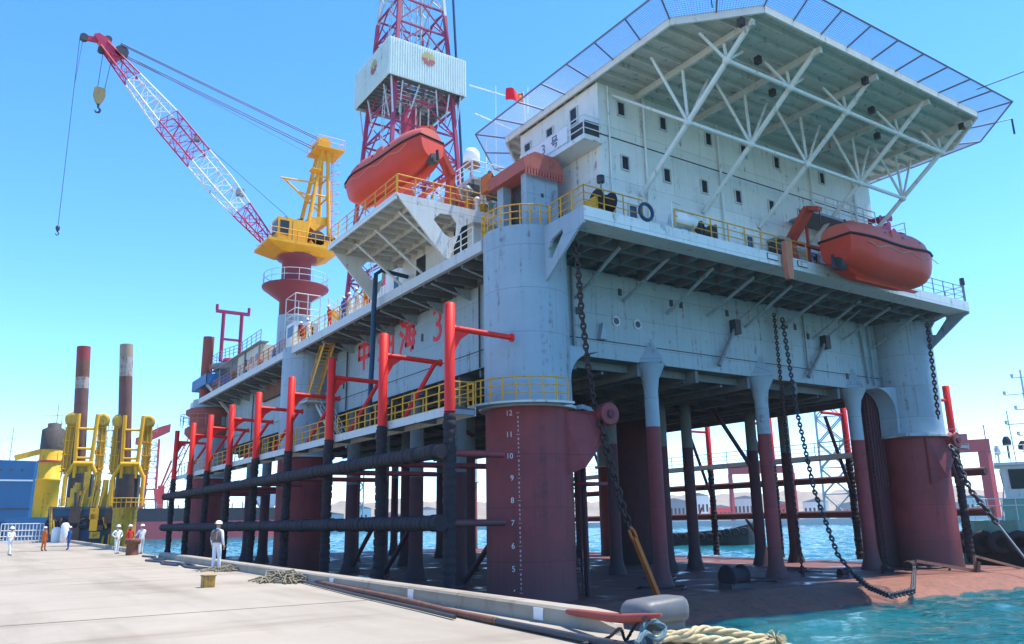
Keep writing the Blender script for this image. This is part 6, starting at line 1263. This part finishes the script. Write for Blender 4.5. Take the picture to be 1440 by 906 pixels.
# tanker across the basin
ca, ra, aa = side(185, 330); cbb, _, _ = side(425, 335); L = (cbb - ca).length; ux = (cbb - ca).normalized(); uy = V((-ux.y, ux.x, 0))
TK = thing('tanker', 'long black and red tanker lying across the water behind the rig', 'tanker', (ca.x, ca.y, WATERZ))
def hullsec(z0, z1): return [[ca + ux * (x + (fl * (z - 0) * .12)) + uy * (s_ * b) + V((0, 0, z)) for s_, z in ((-1, z1), (-1, z0), (1, z0), (1, z1))] for x, b, fl in ((-30, 9, 0), (L - 18, 9, 0), (L - 8, 6, .3), (L - 2, 2, 1), (L, .3, 1.4))]
M().skin(hullsec(WATERZ, 3.6), smooth=False).build('lower_hull', SHRED, TK); M().skin(hullsec(3.6, 8.2), smooth=False).build('upper_hull', BLK, TK)
tm = M()
for i in range(16): p = ca + ux * (i * L / 16); tm.tube(p + V((0, 0, 8)), p + V((0, 0, 9.5 + (i % 4) * .6)), .25, n=5); 
for z in (8.9, 9.4): tm.tube(ca + ux * -25 - uy * 8.5 + V((0, 0, z)), ca + ux * (L - 10) - uy * 8.5 + V((0, 0, z)), .06, n=4)
tm.build('deck_pipes', mat('deck_grey', (.33, .36, .38), .6), TK)
M().skin([[ca + ux * (L - 14 + a * w_) + uy * b * 3 + V((0, 0, z)) for a, b in ((-1, -1), (1, -1), (1, 1), (-1, 1))] for z, w_ in ((8.2, 2.2), (13.5, 6.2), (14, 6.2))], smooth=False).build('forecastle', mat('pale_ship', (.55, .60, .62), .6), TK)
# red level-luffing crane and lattice crane beyond the barge
c5, r5, a5 = side(207, 350); P5 = lambda a, z: c5 + r5 * a * 1.27 + V((0, 0, 2 + (z - 2) * 1.27))
LL = thing('harbour_crane', 'faded red harbour crane with a broad leg and box jib beyond the barge', 'harbour crane', (c5.x, c5.y, 0))
m = M()
for sg in (-1, 1): m.beam(P5(sg * 3.2, 1), P5(sg * 1.6, 13), 1.5); m.beam(P5(sg * 1.5, 13), P5(sg * 1.2, 28.5), .8)
for i in range(9): z = 13 + i * 1.7; m.beam(P5(-1.4, z), P5(1.4, z), .3); m.beam(P5(-1.4 if i % 2 else 1.4, z), P5(1.4 if i % 2 else -1.4, z + 1.7), .22)
for z in (7, 10, 13): m.beam(P5(-2.2, z), P5(2.2, z), .5)
m.build('tower', PINK, LL); M().prism([P5(-5.5, 26.8), P5(-4.0, 26.6), P5(4.2, 31.0), P5(4.2, 33.4), P5(1.0, 32.3), P5(-5.5, 28.6)], a5 * 2.2).build('jib', PINK, LL); M().beam(P5(-6, 19), P5(-1, 21), .6).build('machinery_arm', PINK, LL); obox(M(), c5, r5, a5, -5.5, -1.5, -1.2, 1, 14.2, 16.8).build('machine_house', BLUE, LL)
c6, r6, a6 = side(222, 360); tip6 = at(283, 585, d=360); P6 = c6 + V((0, 0, 12))
LC = thing('lattice_crane', 'pale red crane with a slanting lattice boom beyond the harbour crane', 'lattice crane', (c6.x, c6.y, 0)); m = M(); n = 16
for e in (-1.6, 1.6): m.tube(P6 + a6 * e * .3 + r6 * e, tip6 + r6 * e * .25, .28, n=5)
for i in range(n): a, b = i / n, (i + 1) / n; s_ = 1 if i % 2 else -1; m.tube(P6.lerp(tip6, a) + r6 * 1.6 * s_ * (1 - a * .75), P6.lerp(tip6, b) - r6 * 1.6 * s_ * (1 - b * .75), .17, n=4)
m.build('boom', PINK, LC); mm = M(); mm.beam(c6, P6 + V((0, 0, 6)), 2.2); mm.tube(P6 + V((0, 0, 16)) + r6 * 3, tip6, .09, n=4); mm.tube(P6 + V((0, 0, 6)), P6 + V((0, 0, 16)) + r6 * 3, .4); mm.build('mast', PINK, LC)
# goliath cranes
def goliath(px0, px1, d, zb, zt, label, leg=2.2):
    cL, rL, aL = side(px0, d); cR, _, _ = side(px1, d); ux = (cR - cL).normalized(); t = thing('gantry_crane', label, 'gantry crane', (cL.x, cL.y, 0), 'red shipyard gantry cranes'); n_ = V((-ux.y, ux.x, 0)); W_ = (cR - cL).length
    M().prism([cL - n_ * 2 + V((0, 0, zb)), cR - n_ * 2 + V((0, 0, zb)), cR + n_ * 2 + V((0, 0, zb)), cL + n_ * 2 + V((0, 0, zb))], (0, 0, zt - zb)).build('girder', PINK, t)
    M().beam(cR - ux * leg * .6 + V((0, 0, zb + .02)), cR - ux * leg * .6, leg, 3).build('leg', PINK, t); M().beam(cL + ux * leg * .4 + V((0, 0, zb)), cL + ux * leg * .4, leg * .6, 2).build('leg', PINK, t)
    obox(M(), cL, ux, n_, W_ * .42, W_ * .66, -1.6, 1.6, zt, zt + 2.2).build('trolley_house', mat('trolley_red', (.48, .09, .10), .6) if 'trolley_red' not in bpy.data.materials else bpy.data.materials['trolley_red'], t); M().tube(cR - ux + V((0, 0, zt)), cR - ux + V((0, 0, zt + 5)), .2).build('mast', PINK, t); return t
goliath(1030, 1124, 430, 22.8, 26.3, 'distant red gantry crane seen between the slim legs'); goliath(1322, 1410, 330, 22.6, 26.8, 'red gantry crane to the right of the rig behind the tug', 3.2)
def lattower(px, d, zt, wd, label):
    c_, r_, a_ = side(px, d); m = M(); n = int(zt / wd)
    for i in range(n):
        z0, z1 = i * zt / n, (i + 1) * zt / n
        for a, b in ((-1, -1), (1, -1), (1, 1), (-1, 1)): m.tube(c_ + r_ * a * wd / 2 + a_ * b * wd / 2 + V((0, 0, z0)), c_ + r_ * a * wd / 2 + a_ * b * wd / 2 + V((0, 0, z1)), wd * .045, n=5)
        for s_ in (-1, 1): m.tube(c_ - r_ * s_ * wd / 2 - a_ * wd / 2 + V((0, 0, z0)), c_ + r_ * s_ * wd / 2 - a_ * wd / 2 + V((0, 0, z1)), wd * .03, n=4); m.tube(c_ - r_ * wd / 2 * s_ + a_ * wd / 2 + V((0, 0, z0)), c_ + r_ * s_ * wd / 2 + a_ * wd / 2 + V((0, 0, z1)), wd * .03, n=4)
        m.tube(c_ - r_ * wd / 2 - a_ * wd / 2 + V((0, 0, z1)), c_ + r_ * wd / 2 - a_ * wd / 2 + V((0, 0, z1)), wd * .03, n=4)
    solo(m, 'lattice_tower', mat('pale_steel', (.40, .43, .44), .6) if 'pale_steel' not in bpy.data.materials else bpy.data.materials['pale_steel'], label, 'lattice leg', 'lattice legs of distant jack-up rigs')
lattower(1182, 300, 52, 8.5, 'distant grey lattice rig leg seen past the third slim leg'); lattower(498, 330, 32, 6.5, 'distant lattice rig leg seen below the red posts'); lattower(640, 360, 26, 4, 'distant lattice tower seen below the tallest red post')
# hillside and shore
def hill():
    m = M(); n = 150; rows = []
    key = [(380, 714), (470, 706), (560, 700), (700, 704), (860, 702), (950, 696), (1050, 692), (1150, 688), (1260, 690), (1340, 684), (1400, 688), (1500, 690), (1700, 692)]
    for j in range(9):
        r_ = []
        for i in range(n):
            px = 380 + i * (1700 - 380) / (n - 1); k = max(q for q in range(len(key) - 1) if key[q][0] <= px); f_ = (px - key[k][0]) / (key[k + 1][0] - key[k][0]); y = key[k][1] * (1 - f_) + key[k + 1][1] * f_
            d = 520 + j * 45; h_ = at(px, y, d=740).z; p = at(px, 720, d=d); t = j / 6 if j < 7 else 1 - (j - 6) * .25
            r_.append(V((p.x, p.y, -3 + (h_ + 3) * min(1, t ** .6) + random.uniform(-1, 1) * (1.3 if j else 0) + 1.6 * sin(i * .7 + j) * (j > 1))))
        rows.append(r_)
    m.add([p for r_ in rows for p in r_], [(j * n + i, j * n + i + 1, (j + 1) * n + i + 1, (j + 1) * n + i) for j in range(8) for i in range(n - 1)], True); return m
struct(hill(), 'hills', ROCK)
HB_ = ((470, 500), (500, 60), (610, 20), (920, 30), (960, 45), (1000, 28), (1060, 60), (1100, 35), (1150, 40), (1230, 50), (1290, 35), (1350, 30))
bl = [('pale grey waterfront shed', BLDG), ('low white waterfront building', WHITE2), ('long red waterfront shed', PINK), ('grey blue waterfront store', MIDS)]
for i, (px, wpx, h_, k) in enumerate(((455, 50, 7, 0), (505, 30, 10, 1), (548, 40, 6, 2), (600, 34, 9, 0), (640, 30, 6, 3), (912, 30, 9, 0), (950, 34, 11, 3), (985, 26, 14, 1), (1015, 36, 7, 2), (1050, 40, 12, 0), (1100, 40, 8, 2), (1150, 30, 9, 1), (1200, 36, 7, 3), (1255, 40, 10, 0), (1330, 40, 7, 3), (1375, 30, 9, 1))):
    q, r_, a_ = side(px, 470 + 7 * (i % 5)); wd = wpx / 2.3
    where = ['furthest left past the second column', 'under the third red post', 'under the second red post', 'left of the tallest red post', 'right of the tallest red post', 'behind the lit middle column', 'left of the leaning far brace', 'tallest near the gantry crane', 'beneath the gantry crane', 'right under the gantry crane trolley', 'by the gantry crane leg', 'left of the third slim leg', 'behind the lattice leg', 'past the deep trunk', 'left of the tug under the red girder', 'nearest the tug wheelhouse'][i]
    t = thing('waterfront_building', f'{bl[k][0]} {where}', 'building', (q.x, q.y, 0), 'buildings on the far shore')
    obox(M(), q, r_, a_, -wd / 2, wd / 2, 0, 14, -3, h_).build('wall', bl[k][1], t); M().prism([q + r_ * a + V((0, 0, z)) - a_ * .3 for a, z in ((-wd / 2 - .3, h_ + .02), (wd / 2 + .3, h_ + .02), (0, h_ + 1.8))], a_ * 14.6).build('roof', MIDS, t)
    wn_ = M()
    for j in range(int(wd / 2.2)): obox(wn_, q, r_, a_, -wd / 2 + .8 + j * 2.2, -wd / 2 + 1.9 + j * 2.2, -.06, -.005, h_ * .35, h_ * .65)
    if wn_.v: wn_.build('window', GLASS, t)
q, r_, a_ = side(900, 455); obox(M(), q, r_, a_, -230, 260, 0, 30, -6, -.2)
m = M(); obox(m, q, r_, a_, -280, 260, 0, 60, -6, .1); struct(m, 'far_shore_ground', BLDG)
# dark workboat behind the rig
c7, r7, a7 = side(985, 132)
WB = thing('workboat', 'low dark workboat with tyre fenders and a white cabin behind the rig', 'workboat', (c7.x, c7.y, WATERZ))
M().skin([[c7 + r7 * x + a7 * (s_ * b) + V((0, 0, z)) for s_, z in ((-1, zt), (-.8, -2.5), (.8, -2.5), (1, zt))] for x, b, zt in ((-11, 2.6, -.6), (-3, 2.8, -.6), (4, 2.6, -.2), (7, 1.6, .5), (7.9, .3, .8))], smooth=False).build('hull', BLK, WB)
cbn = obox(M(), c7, r7, a7, -9, -5.5, -1.6, 1.6, -.6, 4.6).build('cabin', WHITE2, WB); obox(M(), c7, r7, a7, -8.6, -5.9, -1.66, -1.6, 2.9, 4.0).build('cabin_window', GLASS, cbn)
for i in range(9): M().path([c7 + r7 * (-4 + i * 1.3 + .5 * cos(a)) - a7 * 2.9 + V((0, 0, -1.2 + .09 * i * (i > 5) + .5 * sin(a))) for a in [j * pi / 5 for j in range(10)]], .17, 6, closed=True).build('tyre_fender', RUBB, WB)
M().tube(c7 - r7 * 1.5 + V((0, 0, -.6)), c7 + r7 * .5 + V((0, 0, 3.2)), .15).build('boom', PINK, WB); M().tube(c7 - r7 * 7 + V((0, 0, 4.6)), c7 - r7 * 7 + V((0, 0, 9)), .1).build('mast', WHITE2, WB)
# harbour tug at the right edge
c8, r8, a8 = side(1409, 72); K = lambda a, b, z: c8 + r8 * a + a8 * b + V((0, 0, z))
TG = thing('tugboat', 'pale green and white tugboat with black tyre fenders at the right edge', 'tugboat', (c8.x, c8.y, WATERZ))
M().skin([[K(x, s_ * b + 2.5, z) for s_, z in ((-1, zt), (-.85, -2.6), (.85, -2.6), (1, zt))] for x, b, zt in ((-2.9, .4, .2), (-2.0, 2.3, .1), (1, 4.2, -.1), (8, 4.4, -.2), (22, 4.2, -.2))], smooth=False).build('hull', BLK, TG)
M().skin([[K(x, s_ * b + 2.5, z) for s_, z in ((-1, 1.05), (-1, zt), (1, zt), (1, 1.05))] for x, b, zt in ((-2.6, .5, .2), (-1.8, 2.2, .1), (1, 4.0, -.05), (8, 4.2, -.15), (22, 4.0, -.15))], smooth=False).build('bulwark', TUGG, TG)
for i in range(11): x = -2.5 + i * 1.15; b = min(4.4, 1.2 + 1.2 * (x + 2.7)); M().path([K(x + .62 * cos(a), 2.4 - b, -.55 + .62 * sin(a)) for a in [j * pi / 6 for j in range(12)]], .3, 8, closed=True).build('tyre_fender', RUBB, TG)
dh = obox(M(), c8, r8, a8, .3, 14, -.8, 5.2, 1.0, 2.6).build('deckhouse', TUGG, TG)
wh = M().skin([[K(a + (.12 if z > 3 else 0) * 0, b, z) for a, b in ((.6 - s_, -.2 - s_), (6.6 + s_, -.2 - s_), (6.6 + s_, 4.4 + s_), (.6 - s_, 4.4 + s_))] for z, s_ in ((2.6, 0), (5.0, .15), (5.05, .5), (5.25, .5))], smooth=False); who = wh.build('wheelhouse', TUGW, TG)
for i in range(3): M().prism([K(1.0 + i * 1.95, -.24, 3.3), K(2.5 + i * 1.95, -.24, 3.3), K(2.55 + i * 1.95, -.37, 4.75), K(.95 + i * 1.95, -.37, 4.75)], a8 * -.05).build('window', GLASS, who)
M().prism([K(.56, .2, 3.3), K(.56, 1.6, 3.3), K(.42, 1.6, 4.75), K(.42, .2, 4.75)], r8 * -.05).build('window', GLASS, who)
rl_ = M()
for z in (3.1, 3.6): rl_.tube(K(-1.6, -1.2, z - 1.0), K(14, -1.2, z - 1.0), .04, n=5)
for i in range(18): rl_.tube(K(-1.6 + i * .9, -1.2, 1.0), K(-1.6 + i * .9, -1.2, 2.6), .04, n=5)
for z in (6.0, 6.5): rl_.tube(K(.3, -.5, z), K(6.9, -.5, z), .035, n=5)
for i in range(8): rl_.tube(K(.3 + i * .94, -.5, 5.2), K(.3 + i * .94, -.5, 6.5), .035, n=5)
rl_.build('railing', TUGW, TG)
ms = M(); ms.tube(K(2.9, 2, 5.2), K(2.9, 2, 12.5), .14, .07)
for z, w_ in ((11.9, .6), (10.6, 1.3), (9.4, .7), (8.3, 1.5), (7.4, .8)): ms.tube(K(2.9 - w_, 2, z), K(2.9 + w_, 2, z), .06, n=5); ms.lathe(K(2.9 - w_, 2, z), [(.1, 0), (.13, .3)], 8); ms.lathe(K(2.9 + w_ * .6, 2, z), [(.1, 0), (.13, .3)], 8)
ms.build('mast', TUGW, TG)
for a, r_, z, mt in ((1.2, .3, 6.9, STEEL), (2.3, .42, 6.5, STEEL), (.5, .2, 6.2, TUGW)): M().lathe(K(a, 1, z - 1.3), [(.07, 0), (.07, 1.0), (r_, 1.05), (r_, 1.4), (r_ * .5, 1.7)], 12).build('radar_unit', mt, TG)
M().tube(K(1.6, .5, 5.2), K(1.5, .5, 9.2), .035, n=5).build('whip_antenna', STEEL, TG); M().tube(K(.1, -.5, 1), K(.5, -.5, 3.4), .05).build('white_davit', TUGW, TG)

# ------------------------------------------------------------------ harbour haze
hz = M().box(-2600, 2600, -620, 2600, -7, 82)
ho_ = hz.build('haze', RUBB); ho_.data.materials.clear(); hm_ = bpy.data.materials.new('haze'); hm_.use_nodes = True; hn = hm_.node_tree.nodes
for n_ in list(hn):
    if n_.type == 'BSDF_PRINCIPLED': hn.remove(n_)
pv = hn.new('ShaderNodeVolumePrincipled'); pv.inputs['Color'].default_value = (.86, .93, 1, 1); pv.inputs['Density'].default_value = .0002; pv.inputs['Anisotropy'].default_value = .3
hm_.node_tree.links.new(pv.outputs[0], hn['Material Output'].inputs['Volume']); ho_.data.materials.append(hm_); ho_['kind'] = 'stuff'
